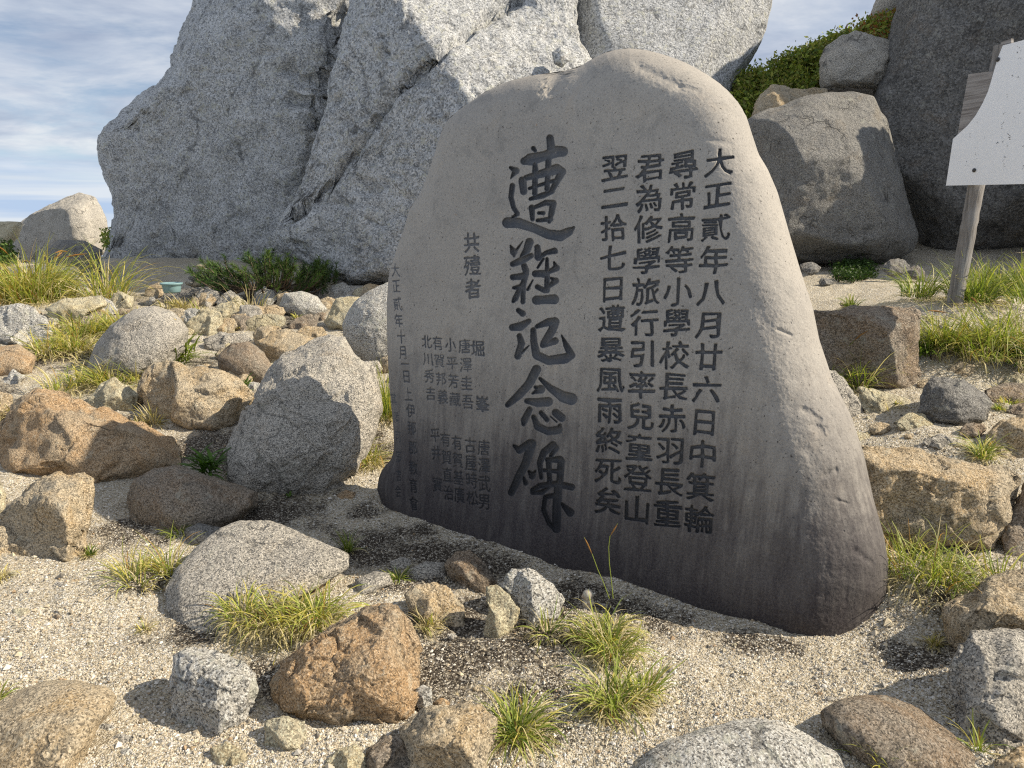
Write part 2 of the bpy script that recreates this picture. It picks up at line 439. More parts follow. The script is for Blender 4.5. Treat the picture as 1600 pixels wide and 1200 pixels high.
    pp = np.c_[p_[:, :2], np.zeros(n)]
    p_[:, 2] = ground_z(p_[:, 0], p_[:, 1]) + 0.020 * fbm(pp * 2.3, 3) + 0.010 * fbm(pp * 9, 3) + .0035 * fbm(pp * 45, 2)
    sz = 0.0022 * np.exp(rng.normal(0.15, .42, n)); sz *= np.where(rng.uniform(size=n) < .012, 2.6, 1)
    soilv = fbm(pp * 3.1 + 9, 3); keep = rng.uniform(size=n) < np.clip(.75 + soilv, .15, 1)
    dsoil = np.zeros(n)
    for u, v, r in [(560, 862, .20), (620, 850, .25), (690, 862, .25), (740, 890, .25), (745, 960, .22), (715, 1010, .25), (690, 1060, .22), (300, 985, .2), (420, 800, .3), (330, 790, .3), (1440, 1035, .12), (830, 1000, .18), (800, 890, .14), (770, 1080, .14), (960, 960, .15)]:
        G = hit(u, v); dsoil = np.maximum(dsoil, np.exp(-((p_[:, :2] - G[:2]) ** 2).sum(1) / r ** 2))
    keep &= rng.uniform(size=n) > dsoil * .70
    p_, sz = p_[keep], sz[keep]; n = len(sz)
    O = np.array([(1, 0, 0), (-1, 0, 0), (0, 1, 0), (0, -1, 0), (0, 0, 1), (0, 0, -1.0)])
    OF = np.array([(0, 2, 4), (2, 1, 4), (1, 3, 4), (3, 0, 4), (2, 0, 5), (1, 2, 5), (3, 1, 5), (0, 3, 5)])
    ang = rng.uniform(0, 6.28, n); ca, sa = np.cos(ang), np.sin(ang)
    L = O[None] * rng.uniform(.7, 1.35, (n, 1, 3)) + rng.normal(0, .16, (n, 6, 3)); L[..., 2] *= .8
    V = np.stack([L[..., 0] * ca[:, None] - L[..., 1] * sa[:, None], L[..., 0] * sa[:, None] + L[..., 1] * ca[:, None], L[..., 2]], -1) * sz[:, None, None] + p_[:, None] + np.array([0, 0, .25]) * sz[:, None, None]
    F = (OF[None] + 6 * np.arange(n)[:, None, None]).reshape(-1, 3)
    pal = np.array([(.62, .59, .53), (.48, .43, .34), (.40, .34, .25), (.36, .345, .315), (.13, .12, .105), (.52, .45, .32), (.33, .24, .15)])
    ci = rng.choice(7, n, p=[.24, .27, .17, .12, .06, .1, .04])
    cc = np.repeat(pal[ci] * rng.uniform(.8, 1.15, (n, 1)), 6, 0)
    m, k, b = principled('gravel_grain', None, .85, .3)
    k.link(k.n('ShaderNodeAttribute', attribute_name='tint').outputs['Color'], b.inputs['Base Color'])
    o = mesh_obj('gravel', V.reshape(-1, 3), F, m, smooth=False, colors=cc)
    tag(o, 'coarse pale granite gravel strewn over the ground', 'gravel', kind='stuff')


build_ground()

# ------------------------------------------------------------------ the memorial stone
OUT = [(589, 765), (592, 745), (600, 729), (612, 718), (616, 700), (614, 660), (608, 600), (605, 540), (604, 480), (607, 430), (618, 395), (632, 355), (640, 325), (652, 310), (662, 290), (676, 250), (690, 205), (702, 184), (727, 165),
       (760, 142), (800, 125), (835, 117), (858, 114.5), (872, 113), (885, 110.5), (905, 105), (925, 92), (950, 80), (980, 75), (1010, 78), (1040, 86), (1070, 97), (1100, 113), (1130, 134), (1150, 155), (1165, 178), (1173, 203), (1185, 240), (1200, 265), (1215, 300), (1235, 370), (1250, 420), (1270, 480), (1280, 530), (1300, 590), (1330, 650),
       (1350, 710), (1365, 780), (1382, 840), (1388, 880), (1386, 925), (1376, 955), (1366, 992), (1346, 1040), (1300, 1076), (1240, 1086), (1180, 1072), (1100, 1046), (1000, 1010), (900, 966), (800, 926), (700, 886), (650, 856), (614, 818), (597, 787)]

# hand traced brush strokes of the five large characters: (x, y, half width) in enlarged tracing units
BIG = {
 '遭': ((760, 190), 3.6375, [
  [(362,95,20),(368,150,22)], [(268,152,13),(278,165,10)], [(215,225,20),(250,215,31),(330,195,25),(400,170,30),(435,170,27)], [(355,200,17),(350,250,15)], [(275,240,14),(280,280,13)],
  [(225,320,15),(300,300,20),(400,270,27),(430,285,22),(400,340,17),(370,395,14)], [(205,335,21),(212,397,19)], [(278,270,16),(275,410,14)], [(352,240,16),(345,385,14)], [(245,380,9),(385,335,10)],
  [(250,440,10),(320,420,16),(375,398,12)], [(258,490,17),(262,555,12)], [(270,490,10),(340,460,15),(380,465,18),(370,520,16),(358,570,10)], [(297,520,9),(325,520,11)], [(290,562,10),(365,555,14)],
  [(137,262,9),(168,280,19),(150,305,10),(138,325,3)], [(148,365,15),(140,430,14),(155,490,13),(178,525,12),(150,545,8)],
  [(120,575,28),(180,575,27),(270,605,23),(350,640,25),(420,650,28),(470,625,22),(498,602,7)]]),
 '難': ((760, 190), 3.6375, [
  [(137,705,5),(155,740,20),(158,765,7)], [(207,680,3),(165,740,9)], [(245,685,22),(230,730,20),(195,765,6)], [(150,810,15),(200,790,20),(255,762,14)], [(215,820,16),(225,850,18),(210,930,14),(208,1025,13)],
  [(150,885,16),(200,880,18),(230,865,12)], [(155,945,9),(190,940,15)], [(215,900,11),(165,1005,16),(153,1022,10)], [(265,900,4),(235,955,8)],
  [(290,715,16),(295,770,20)], [(300,775,12),(340,745,12),(388,735,17),(402,745,5)], [(325,780,7),(292,830,7)], [(345,780,9),(345,870,14),(345,960,15)],
  [(278,865,18),(330,865,20)], [(345,860,10),(398,832,18),(385,800,6)], [(290,940,14),(330,960,14)], [(345,945,10),(395,905,17),(365,888,6)], [(285,1015,24),(330,1012,22),(385,1010,26)]]),
 '記': ((760, 460), 3.0, [
  [(150,75,11),(170,90,14)], [(122,155,15),(160,150,19),(200,125,11)], [(155,195,12),(165,230,15),(147,290,15)], [(200,240,3),(165,275,7)],
  [(238,150,10),(290,130,17),(320,130,21),(310,165,18),(272,230,18)], [(265,238,13),(323,218,15)],
  [(220,168,13),(222,220,15),(235,285,18),(290,310,19),(370,300,22),(398,285,17),(375,240,13),(352,190,3)]]),
 '念': ((760, 460), 3.0, [
  [(235,352,20),(200,420,19),(150,475,18),(100,518,12)], [(252,395,8),(300,440,15),(360,480,24),(398,490,26)], [(228,435,7),(255,445,19),(215,465,4)], [(190,500,12),(240,507,19),(290,503,20)],
  [(203,540,13),(178,590,16),(175,608,10)], [(222,575,11),(240,620,16),(290,642,17),(338,635,18),(345,615,9)], [(257,555,11),(285,588,11)], [(325,555,17),(353,578,18)], [(300,572,3),(330,598,4)]]),
 '碑': ((760, 460), 3.0, [
  [(130,710,7),(155,730,16),(205,698,18)], [(212,700,20),(185,790,18),(150,860,18),(117,930,15)], [(175,860,8),(185,885,11)], [(200,830,7),(215,852,15),(230,828,5)],
  [(312,708,18),(270,740,16),(250,790,13),(258,860,9)], [(325,720,15),(302,758,9)], [(285,775,10),(345,775,16)], [(292,785,13),(297,880,11)], [(350,780,16),(345,880,15)], [(268,825,8),(340,830,10)],
  [(217,918,11),(250,897,12),(330,888,14),(400,904,15)], [(217,930,10),(260,928,12),(300,900,8)], [(337,890,18),(330,1000,19),(328,1100,18)], [(308,945,12),(277,950,11),(268,1010,11),(295,1075,11),(325,1100,12)], [(355,985,9),(393,1023,18)]]),
}
# columns of small characters: text, first centre, last centre, width, height (or a list of centres)
COLS = [
 ('大正貳年八月廿六日中箕輪', (1124, 254), (1092, 811), 47, 44), ('尋常高等小學校長赤羽長重', (1069, 257), (1043, 803), 46, 45),
 ('君為修學旅行引率兒童登山', (1017, 261), (995, 796), 45, 44), ('翌二拾七日遭暴風雨終死矣', (961, 261), (950, 783), 44, 42),
 ('共殪者', (737, 379), (739, 451), 26, 32), ('堀峯', (747, 545), (754, 631), 22, 26), ('唐澤圭吾', (726, 541), (731, 628), 20, 24), ('小平芳藏', (704, 539), (711, 624), 18, 23),
 ('有賀邦義', (684, 536), (692, 620), 17, 23), ('北川秀吉', (667, 534), (673, 615), 17, 22), ('唐澤武男', (756, 700), (757, 784), 20, 26), ('古屋時松', (735, 696), (738, 778), 19, 25),
 ('有賀基廣', (714, 692), (718, 774), 17, 25), ('有賀直治', (696, 687), (701, 770), 16, 24), ('平井實', [(680, 680), (682, 708), (684, 757)], None, 16, 24),
 ('大正貳年十月一日上伊那郡教育會', [(618, 422), (619, 447), (621, 475), (623, 501), (627, 526), (630, 551), (633, 569), (635, 588), (638, 616), (642, 642), (644, 669), (645, 700), (646, 731), (646, 759), (647, 787)], None, 14, 23),
 ('其満可辰吉会', [(615, 624), (619, 652), (622, 682), (623, 714), (623, 743), (622, 768)], None, 10, 20),
]
X0, Y0, SS = 585.0, 70.0, 2.5          # tracing raster: origin and samples per tracing unit
RW, RH = int(810 * SS), int(1030 * SS)


def build_stone():
    mask = np.zeros((RH, RW), np.float32); depth = np.zeros((RH, RW), np.float32); ids = np.zeros((RH, RW), np.int16)
    # --- big brush characters
    for ci, (ch, ((ox, oy), s, strokes)) in enumerate(BIG.items()):
        for st in strokes:
            P = np.array([((x / s + ox - X0) * SS, (y / s + oy - Y0) * SS, w / s * SS) for x, y, w in st], float)
            for a, b in zip(P[:-1], P[1:]):
                m = max(a[2], b[2]) + 4
                x0, x1 = int(max(min(a[0], b[0]) - m, 0)), int(max(a[0], b[0]) + m) + 1; y0, y1 = int(max(min(a[1], b[1]) - m, 0)), int(max(a[1], b[1]) + m) + 1
                gx, gy = np.meshgrid(np.arange(x0, x1), np.arange(y0, y1)); ab = b[:2] - a[:2]
                t = np.clip(((gx - a[0]) * ab[0] + (gy - a[1]) * ab[1]) / max(ab @ ab, 1e-6), 0, 1)
                dd = np.hypot(gx - a[0] - t * ab[0], gy - a[1] - t * ab[1]); w = (a[2] + t * (b[2] - a[2])) * 1.10
                sdf = w - dd
                sub = (slice(y0, y1), slice(x0, x1)); v = np.clip(sdf + .5, 0, 1)
                dp = 0.014 * np.clip(sdf / 5.0, 0, 1) + 0.014 * np.clip(sdf / np.maximum(w, 5), 0, 1)
                depth[sub] = np.maximum(depth[sub], dp); mask[sub] = np.maximum(mask[sub], v)
                ids[sub] = np.where(v > .2, ci + 1, ids[sub])
    # --- smaller columns from glyph outlines
    cid = 6; names = {i + 1: [i + 1] for i in range(5)}; colmap = []
    for text, p0, p1, gw, gh in COLS:
        n = len(text); mine = []
        for i, ch in enumerate(text):
            if isinstance(p0, list): cx, cy = p0[i]
            else:
                f = i / (n - 1); cx, cy = p0[0] + (p1[0] - p0[0]) * f, p0[1] + (p1[1] - p0[1]) * f
            cu = bpy.data.curves.new('glyph', 'FONT'); cu.body = ch; cu.resolution_u = 3; cu.size = 1.0
            to = bpy.data.objects.new('glyph', cu); COL.objects.link(to)
            me = bpy.data.meshes.new_from_object(to.evaluated_get(bpy.context.evaluated_depsgraph_get()))
            me.calc_loop_triangles()
            gv = np.array([v.co[:2] for v in me.vertices]); tri = np.array([t.vertices[:] for t in me.loop_triangles])
            bpy.data.objects.remove(to); bpy.data.curves.remove(cu); bpy.data.meshes.remove(me)
            gv = gv - np.array([0.5, 0.38])                       # em centre
            g3 = np.c_[gv * 2.3, np.full(len(gv), cid * 1.37)]; hand = np.random.RandomState(cid)      # cut by hand: no two strokes quite alike
            gv = gv + .055 * np.stack([perlin(g3), perlin(g3 + 40)], -1) + hand.normal(0, .009, gv.shape)
            hx = np.array([cx + 1284, cy - 360.0]); hx /= hx[0]; hx[1] -= 0.09       # row direction plus the brush slant
            vx = np.array([(888 - cx) / 3500, 1.0])
            q = np.array([cx, cy]) + gv[:, :1] * 1.02 * gw * hx - gv[:, 1:] * 1.02 * gh * vx
            q = (q - np.array([X0, Y0])) * SS
            bold = (.42 if gw > 30 else .45 if gw > 20 else .30) * SS
            x0, y0 = np.floor(q.min(0) - bold - 2).astype(int); x1, y1 = np.ceil(q.max(0) + bold + 3).astype(int)
            x0, y0 = max(x0, 0), max(y0, 0)
            loc = np.zeros((y1 - y0, x1 - x0), np.float32)
            for t in tri:
                A, B, C_ = q[t[0]] - (x0, y0), q[t[1]] - (x0, y0), q[t[2]] - (x0, y0)
                mn = np.floor(np.minimum(np.minimum(A, B), C_)).astype(int); mx = np.ceil(np.maximum(np.maximum(A, B), C_)).astype(int) + 1
                mn = np.maximum(mn, 0)
                gx, gy = np.meshgrid(np.arange(mn[0], mx[0]), np.arange(mn[1], mx[1]))
                e = lambda p, r: (r[0] - p[0]) * (gy - p[1]) - (r[1] - p[1]) * (gx - p[0])
                e1, e2, e3 = e(A, B), e(B, C_), e(C_, A)
                ins = ((e1 >= 0) & (e2 >= 0) & (e3 >= 0)) | ((e1 <= 0) & (e2 <= 0) & (e3 <= 0))
                ins = ins[:loc.shape[0] - mn[1], :loc.shape[1] - mn[0]]
                loc[mn[1]:mn[1] + ins.shape[0], mn[0]:mn[0] + ins.shape[1]] = np.maximum(loc[mn[1]:mn[1] + ins.shape[0], mn[0]:mn[0] + ins.shape[1]], ins)
            # thicken with a slanted brush: thin verticals stay thinner than the main strokes
            out = loc.copy(); r = int(round(bold))
            for dx in range(-r, r + 1):
                for dy in range(-r, r + 1):
                    if dx * dx + dy * dy <= bold * bold + .3:
                        out = np.maximum(out, np.roll(np.roll(loc, dy, 0), dx, 1))
            bl = out
            for _ in range(2): bl = (bl + np.roll(bl, 1, 0) + np.roll(bl, -1, 0) + np.roll(bl, 1, 1) + np.roll(bl, -1, 1)) / 5
            sub = (slice(y0, y1), slice(x0, x1)); bl = bl[:mask[sub].shape[0], :mask[sub].shape[1]]
            dmax = (0.016 if gw > 30 else 0.008 if gw > 12 else .003)
            mask[sub] = np.maximum(mask[sub], bl); depth[sub] = np.maximum(depth[sub], bl * dmax)
            ids[sub] = np.where(bl > .3, cid, ids[sub]); mine.append(cid); cid += 1
        colmap.append((text, mine))
    for _ in range(2): depth = (2 * depth + np.roll(depth, 1, 0) + np.roll(depth, -1, 0) + np.roll(depth, 1, 1) + np.roll(depth, -1, 1)) / 6

    # --- the slab: front plane through two ground points, leaning back a little
    A, B = hit(640, 812), hit(1300, 1014)
    A[2] = B[2] = 0.0
    hd = (B - A) / np.linalg.norm(B - A); nf = np.array([hd[1], -hd[0], 0]); nf *= np.sign(-nf[1])
    lean = rad(8.0); nrm = nf * math.cos(lean) + np.array([0, 0, 1]) * math.sin(lean)
    Q = resample(OUT, 900, 3)
    it, ib = Q[:, 1].argmin(), Q[:, 1].argmax()
    rl = np.roll(Q, -ib, 0); k = (it - ib) % len(Q)
    left = rl[:k + 1]; right = np.vstack([rl[k:], rl[:1]])
    left = left[np.argsort(left[:, 1])]; right = right[np.argsort(right[:, 1])]
    y0, y1 = Q[it, 1], Q[ib, 1]
    # row positions: dense everywhere, slightly denser at both ends
    s_ = np.linspace(0, 1, 1180); rows = y0 + (y1 - y0) * (s_ + 0.0); rows[0] += .05; rows[-1] -= .05
    xl = np.interp(rows, left[:, 1], left[:, 0]); xr = np.interp(rows, right[:, 1], right[:, 0])
    cs = np.linspace(0, 1, 1000)
    cs = 0.85 * cs + 0.15 * (0.5 - 0.5 * np.cos(np.pi * cs))
    Ug = xl[:, None] + (xr - xl)[:, None] * cs[None]; Vg = np.repeat(rows[:, None], len(cs), 1)

    def edge_dist(u, v):
        q = Q[::4]; q2 = np.roll(q, -1, 0); best = np.full(u.shape, 1e9)
        for a, b in zip(q, q2):
            ab = b - a; t = np.clip(((u - a[0]) * ab[0] + (v - a[1]) * ab[1]) / max(ab @ ab, 1e-9), 0, 1)
            best = np.minimum(best, (u - a[0] - t * ab[0]) ** 2 + (v - a[1] - t * ab[1]) ** 2)
        return np.sqrt(best)

    def surf(u, v, back=False):
        D = rays(u, v); tf = ((A - CAM) @ nrm) / (D @ nrm)
        d = edge_dist(u, v)
        kx = np.clip((u - 620) / 700, 0, 1); ky = np.clip((v - 90) / 700, 0, 1)
        r = 30 + 150 * kx * (0.50 + 0.50 * ky) + 25 * (1 - ky) * (1 - kx)
        T = 0.10 + 0.26 * kx
        e = np.clip(d / r, 0, 1); f = np.sqrt(np.clip(1 - (1 - e) ** 2.2, 0, 1))
        t0 = tf + T
        if back:
            eb = np.clip(d / 60, 0, 1); return CAM + D * (t0 + 0.22 * np.sqrt(np.clip(1 - (1 - eb) ** 2, 0, 1)))[..., None]
        t = t0 - T * f
        return D, t

    D, t = surf(Ug, Vg)
    P = (CAM + D * t[..., None]).reshape(-1, 3)
    kx = np.clip((Ug.ravel() - 1000) / 250, 0, 1)
    ky = np.clip((330 - Vg.ravel()) / 200, 0, 1)
    amt = np.maximum(kx, ky * .6)
    rel = 0.010 * fbm(P * 2.2, 3) + amt * (0.0028 * fbm(P * 9, 3, .5) + 0.0010 * fbm(P * 60, 2)) + 0.0006 * fbm(P * 70 + 3, 2)
    # chipped grooves as in the photo: (u, v, u2, v2, width, depth)
    for a0, b0, a1, b1, w, dp in [(1000, 105, 1062, 135, 7, .010), (1062, 135, 1090, 142, 5, .006), (872, 108, 864, 140, 13, .030), (640, 335, 660, 300, 9, -.012), (1215, 515, 1236, 524, 3, .008), (1255, 640, 1280, 655, 5, .008), (1273, 665, 1282, 672, 7, .010), (1170, 455, 1215, 540, 12, .004),
                                  (1290, 742, 1305, 735, 4, .008), (1305, 780, 1322, 786, 3, .006), (1335, 860, 1362, 880, 5, .006), (1250, 690, 1285, 740, 8, .003), (1100, 215, 1140, 225, 5, .004), (1362, 815, 1368, 832, 4, .009)]:
        uu, vv = Ug.ravel(), Vg.ravel(); ab = np.array([a1 - a0, b1 - b0], float)
        tt = np.clip(((uu - a0) * ab[0] + (vv - b0) * ab[1]) / (ab @ ab), 0, 1)
        wob = 1 + .5 * fbm(P * 40, 2)
        dd = np.hypot(uu - a0 - tt * ab[0], vv - b0 - tt * ab[1]) / (w * np.maximum(wob, .4))
        rel = rel + dp * np.exp(-dd * dd)
    # scattered pin holes
    pit = perlin(P * 85 + 50); rel = rel + 0.0035 * np.clip((pit - .72) / .2, 0, 1) * (0.4 + .6 * amt)
    # engraving
    fx = np.clip((Ug.ravel() - X0) * SS, 0, RW - 2); fy = np.clip((Vg.ravel() - Y0) * SS, 0, RH - 2)
    ix, iy = fx.astype(int), fy.astype(int); ax, ay = fx - ix, fy - iy
    bil = lambda Rr: Rr[iy, ix] * (1 - ax) * (1 - ay) + Rr[iy, ix + 1] * ax * (1 - ay) + Rr[iy + 1, ix] * (1 - ax) * ay + Rr[iy + 1, ix + 1] * ax * ay
    cut = bil(depth) * 1.15; mk = bil(mask)
    P = P + D.reshape(-1, 3) * (rel + cut)[:, None]
    nr_, nc = Ug.shape
    i = np.arange(nr_ - 1)[:, None] * nc + np.arange(nc - 1)[None]
    Fq = np.stack([i, i + nc, i + nc + 1, i + 1], -1).reshape(-1, 4)
    fm = mk[Fq].mean(1); fid = np.where(fm > .42, ids[iy, ix][Fq].max(1), 0)
    # back
    sr = np.unique(np.r_[np.arange(0, nr_, 10), nr_ - 1]); scn = np.unique(np.r_[np.arange(0, nc, 10), nc - 1])
    Ub, Vb = Ug[np.ix_(sr, scn)], Vg[np.ix_(sr, scn)]
    Bk = surf(Ub, Vb, True).reshape(-1, 3) + 0
    rim = np.zeros(Ub.shape, bool); rim[0] = rim[-1] = True; rim[:, 0] = rim[:, -1] = True
    Pg = P.reshape(nr_, nc, 3)[np.ix_(sr, scn)].reshape(-1, 3); Bk[rim.ravel()] = Pg[rim.ravel()]
    j = np.arange(len(sr) - 1)[:, None] * len(scn) + np.arange(len(scn) - 1)[None]
    Fb = np.stack([j, j + 1, j + len(scn) + 1, j + len(scn)], -1).reshape(-1, 4)

    # --- materials
    m, kk, b = principled('weathered_memorial_stone', None, .82, .22)
    tcn = kk.n('ShaderNodeTexCoord').outputs['Object']
    sepz = kk.n('ShaderNodeSeparateXYZ', ins={0: tcn})
    c = kk.mix(kk.ramp(kk.noise(tcn, 2.2, 5, .6, .5), [(.35, 0), (.7, 1)]), (.355, .33, .292), (.295, .275, .248))
    c = kk.mix(kk.ramp(kk.noise(tcn, 120, 4, .75), [(.34, .55), (.48, 0)]), c, (.14, .13, .12))
    c = kk.mix(kk.ramp(kk.noise(tcn, 9, 6, .7, .5), [(.52, 0), (.72, .55)]), c, (.17, .165, .155))
    c = kk.mix(kk.ramp(kk.noise(tcn, 6, 7, .72, .3), [(.58, 0), (.72, .5)]), c, (.36, .31, .25))
    c = kk.mix(kk.ramp(kk.noise(tcn, 170, 3, .7), [(.58, 0), (.72, .7)]), c, (.54, .51, .46))
    c = kk.mix(kk.ramp(kk.noise(tcn, 95, 2, .5), [(.27, .9), (.33, 0)]), c, (.05, .045, .04))
    c = kk.mix(kk.ramp(kk.noise(tcn, 26, 3, .6), [(.74, 0), (.80, .7)]), c, (.30, .17, .08))
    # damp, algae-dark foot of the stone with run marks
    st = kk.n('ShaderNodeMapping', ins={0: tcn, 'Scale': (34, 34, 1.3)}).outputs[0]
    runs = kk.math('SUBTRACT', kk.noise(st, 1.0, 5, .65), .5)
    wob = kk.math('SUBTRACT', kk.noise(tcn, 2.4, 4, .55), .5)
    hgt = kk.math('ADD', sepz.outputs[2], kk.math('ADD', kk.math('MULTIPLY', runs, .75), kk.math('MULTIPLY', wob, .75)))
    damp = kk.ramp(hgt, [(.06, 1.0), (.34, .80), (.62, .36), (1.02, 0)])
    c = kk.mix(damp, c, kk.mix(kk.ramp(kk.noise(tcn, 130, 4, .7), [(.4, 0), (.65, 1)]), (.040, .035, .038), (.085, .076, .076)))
    kk.link(c, b.inputs['Base Color'])
    hh = kk.math('ADD', kk.math('MULTIPLY', kk.noise(tcn, 260, 3, .65), .0022), kk.math('MULTIPLY', kk.noise(tcn, 60, 5, .65), .0035))
    kk.link(kk.n('ShaderNodeBump', ins={'Strength': .55, 'Distance': 1.0, 'Height': hh}).outputs[0], b.inputs['Normal'])
    mi, ki, bi = principled('worn_ink_in_cut', None, .9, .15)
    ti = ki.n('ShaderNodeTexCoord').outputs['Object']
    ci_ = ki.mix(ki.ramp(ki.noise(ti, 7, 5, .6), [(.35, 0), (.7, 1)]), (.092, .098, .110), (.145, .146, .148))
    ci_ = ki.mix(ki.ramp(ki.noise(ti, 200, 3, .7), [(.55, 0), (.75, .5)]), ci_, (.25, .24, .23))
    sz_ = ki.n('ShaderNodeSeparateXYZ', ins={0: ti}).outputs[2]
    ci_ = ki.mix(ki.ramp(ki.noise(ti, 45, 4, .7), [(.52, 0), (.70, .75)]), ci_, (.19, .18, .17))
    ci_ = ki.mix(ki.ramp(sz_, [(.15, .9), (.75, 0)]), ci_, (.026, .026, .030))
    ki.link(ci_, bi.inputs['Base Color'])
    ki.link(ki.n('ShaderNodeBump', ins={'Strength': .5, 'Distance': 1.0, 'Height': ki.math('MULTIPLY', ki.noise(ti, 200, 3, .65), .003)}).outputs[0], bi.inputs['Normal'])

    org = np.array([*(0.5 * (A + B))[:2], 0.0])
    root = empty('memorial_stone', org, 'tall rounded grey memorial stone with columns of engraved characters, dark and damp at its foot', 'memorial stone')
    keep = Fq[fid == 0]
    V = np.vstack([P, Bk]); F = np.vstack([keep, Fb + len(P)])
    used = np.unique(F); remap = np.full(len(V), -1); remap[used] = np.arange(len(used))
    mesh_obj('stone_body', V[used], remap[F], m, root, origin=org)

    def piece(name, sel, parent, porg):
        f = Fq[sel]; us = np.unique(f); rm = np.full(len(P), -1); rm[us] = np.arange(len(us))
        return mesh_obj(name, P[us], rm[f], mi, parent, origin=porg)
    def sub_root(name, label=None):
        o = bpy.data.objects.new(name, None); o.empty_display_size = .05; COL.objects.link(o); o.parent = root
        if label: o['label'] = label
        return o
    ttl = sub_root('engraved_title', 'large deeply carved brush script title column')
    for ci in range(1, 6): piece('engraved_character', fid == ci, ttl, org)
    for text, mine in colmap:
        cr = sub_root('engraved_column')
        for ci in mine:
            if (fid == ci).any(): piece('engraved_character', fid == ci, cr, org)


build_stone()

# ------------------------------------------------------------------ rocks of the setting
# great crags behind the stone
rng0 = np.random.RandomState(77)
A_ = [(322, -40), (308, 0), (290, 40), (272, 80), (264, 110), (250, 132), (232, 140), (205, 165), (180, 190), (155, 212), (156, 240), (165, 270), (175, 300), (178, 330), (172, 370), (160, 395), (146, 420), (148, 446), (300, 452), (430, 452), (520, 440), (620, 330), (640, 60), (640, -150), (420, -170)]
B_ = [(548, -10), (530, 60), (518, 110), (502, 190), (480, 250), (462, 310), (436, 345), (424, 375), (436, 392), (480, 412), (512, 428), (540, 442), (600, 448), (700, 452), (860, 450), (960, 380), (960, 150), (905, 60), (900, -10), (880, -150), (700, -190), (580, -120)]
C_ = [(900, -30), (886, 60), (878, 115), (860, 200), (850, 330), (900, 440), (1080, 442), (1130, 330), (1150, 140), (1166, 108), (1186, 78), (1201, 40), (1211, 0), (1222, -60), (1180, -160), (1000, -190), (920, -120)]
VA, FA, GA = rock_mesh(A_, sub=7, tilt=8, T=.42, Tb=.5, d=11.0, gc=(320, 452), seed=1, style='round', rough=.8, poly_cut=False, extend=.02, push=.75, soft=.04,
                       facets=[(-.36, -.93, .02, 330, 230, .90), (-.42, -.87, .20, 260, 400, .86), (-.30, -.95, -.05, 480, 150, .86), (-.62, -.78, -.12, 190, 250, .62)])
VB, FB, GB = rock_mesh(B_, sub=7, tilt=12, T=.42, Tb=.5, d=8.35, gc=(640, 452), seed=2, style='round', rough=.8, poly_cut=False, extend=.0, push=.6, soft=.04,
                       facets=[(-.50, -.80, .12, 690, 95, .80), (.30, -.70, .62, 690, 100, .82), (-.42, -.84, -.3, 570, 320, .70), (-.2, -.97, .1, 640, 280, .86), (.6, -.75, .15, 860, 110, .5)])
def weathered(V, F, sd_):
    # diagonal joints, flakes and hollows of weathered granite
    n_ = vnormals(V, F); q = V * np.array([1.0, 1.0, 1.0]); qd = np.stack([q[:, 0] * .8 + q[:, 2] * .6, q[:, 1], q[:, 2] * .8 - q[:, 0] * .6], -1)
    st = np.abs(fbm(qd * np.array([2.6, 2.0, .7]) + sd_, 3, .55)); fl = fbm(qd * np.array([3.2, 3.0, 1.6]) + sd_ + 9, 4, .6); hol = perlin(q * np.array([2.2, 2.2, 5.0]) + sd_ + 21)
    dz = -.09 * np.clip(.10 - st, 0, 1) / .10 * np.clip(perlin(q * .7 + sd_) + .3, 0, 1) + .035 * fl - (.10 + .30 * np.exp(-((800 + FPX * V[:, 0] / (V[:, 1] * math.cos(PITCH) + (1.5 - V[:, 2]) * math.sin(PITCH)) - 485 + .16 * (V[:, 2] - 2) * 100) / 55) ** 2)) * np.clip(hol - .30, 0, .5) + .012 * fbm(q * 12 + sd_, 3, .6)
    return V + n_ * dz[:, None]
VA = weathered(VA, FA, 3.0); VB = weathered(VB, FB, 13.0)
def joints(V, F, lines):
    # deep joints and hairline cracks that run across the rock
    n_ = vnormals(V, F); dep = V[:, 1] * math.cos(PITCH) + (1.5 - V[:, 2]) * math.sin(PITCH); hgt = V[:, 1] * math.sin(PITCH) - (1.5 - V[:, 2]) * math.cos(PITCH)
    u = 800 + FPX * V[:, 0] / dep; v = 600 - FPX * hgt / dep; u = u + 5 * perlin(V * 3.1) + 2.5 * perlin(V * 9); v = v + 5 * perlin(V * 3.1 + 9)
    for w, dp, pts in lines:
        best = np.full(len(V), 1e9)
        for a, b in zip(pts[:-1], pts[1:]):
            a, b = np.array(a, float), np.array(b, float); ab = b - a; t = np.clip(((u - a[0]) * ab[0] + (v - a[1]) * ab[1]) / (ab @ ab), 0, 1)
            best = np.minimum(best, np.hypot(u - a[0] - t * ab[0], v - a[1] - t * ab[1]))
        V = V - n_ * (dp * np.exp(-(best / w) ** 1.3))[:, None]
    return V
VA = joints(VA, FA, [(2.5, .10, [(252, 388), (268, 402), (284, 412), (297, 440)]), (16, .22, [(540, 20), (518, 110), (505, 190), (470, 290)])])
VB = joints(VB, FB, [(5, .16, [(812, 0), (700, 72), (612, 150), (565, 220), (520, 285), (470, 335)]), (3, .08, [(700, 205), (722, 212), (748, 220)])])
nA = vnormals(VA, FA)
q = VA / 1.0
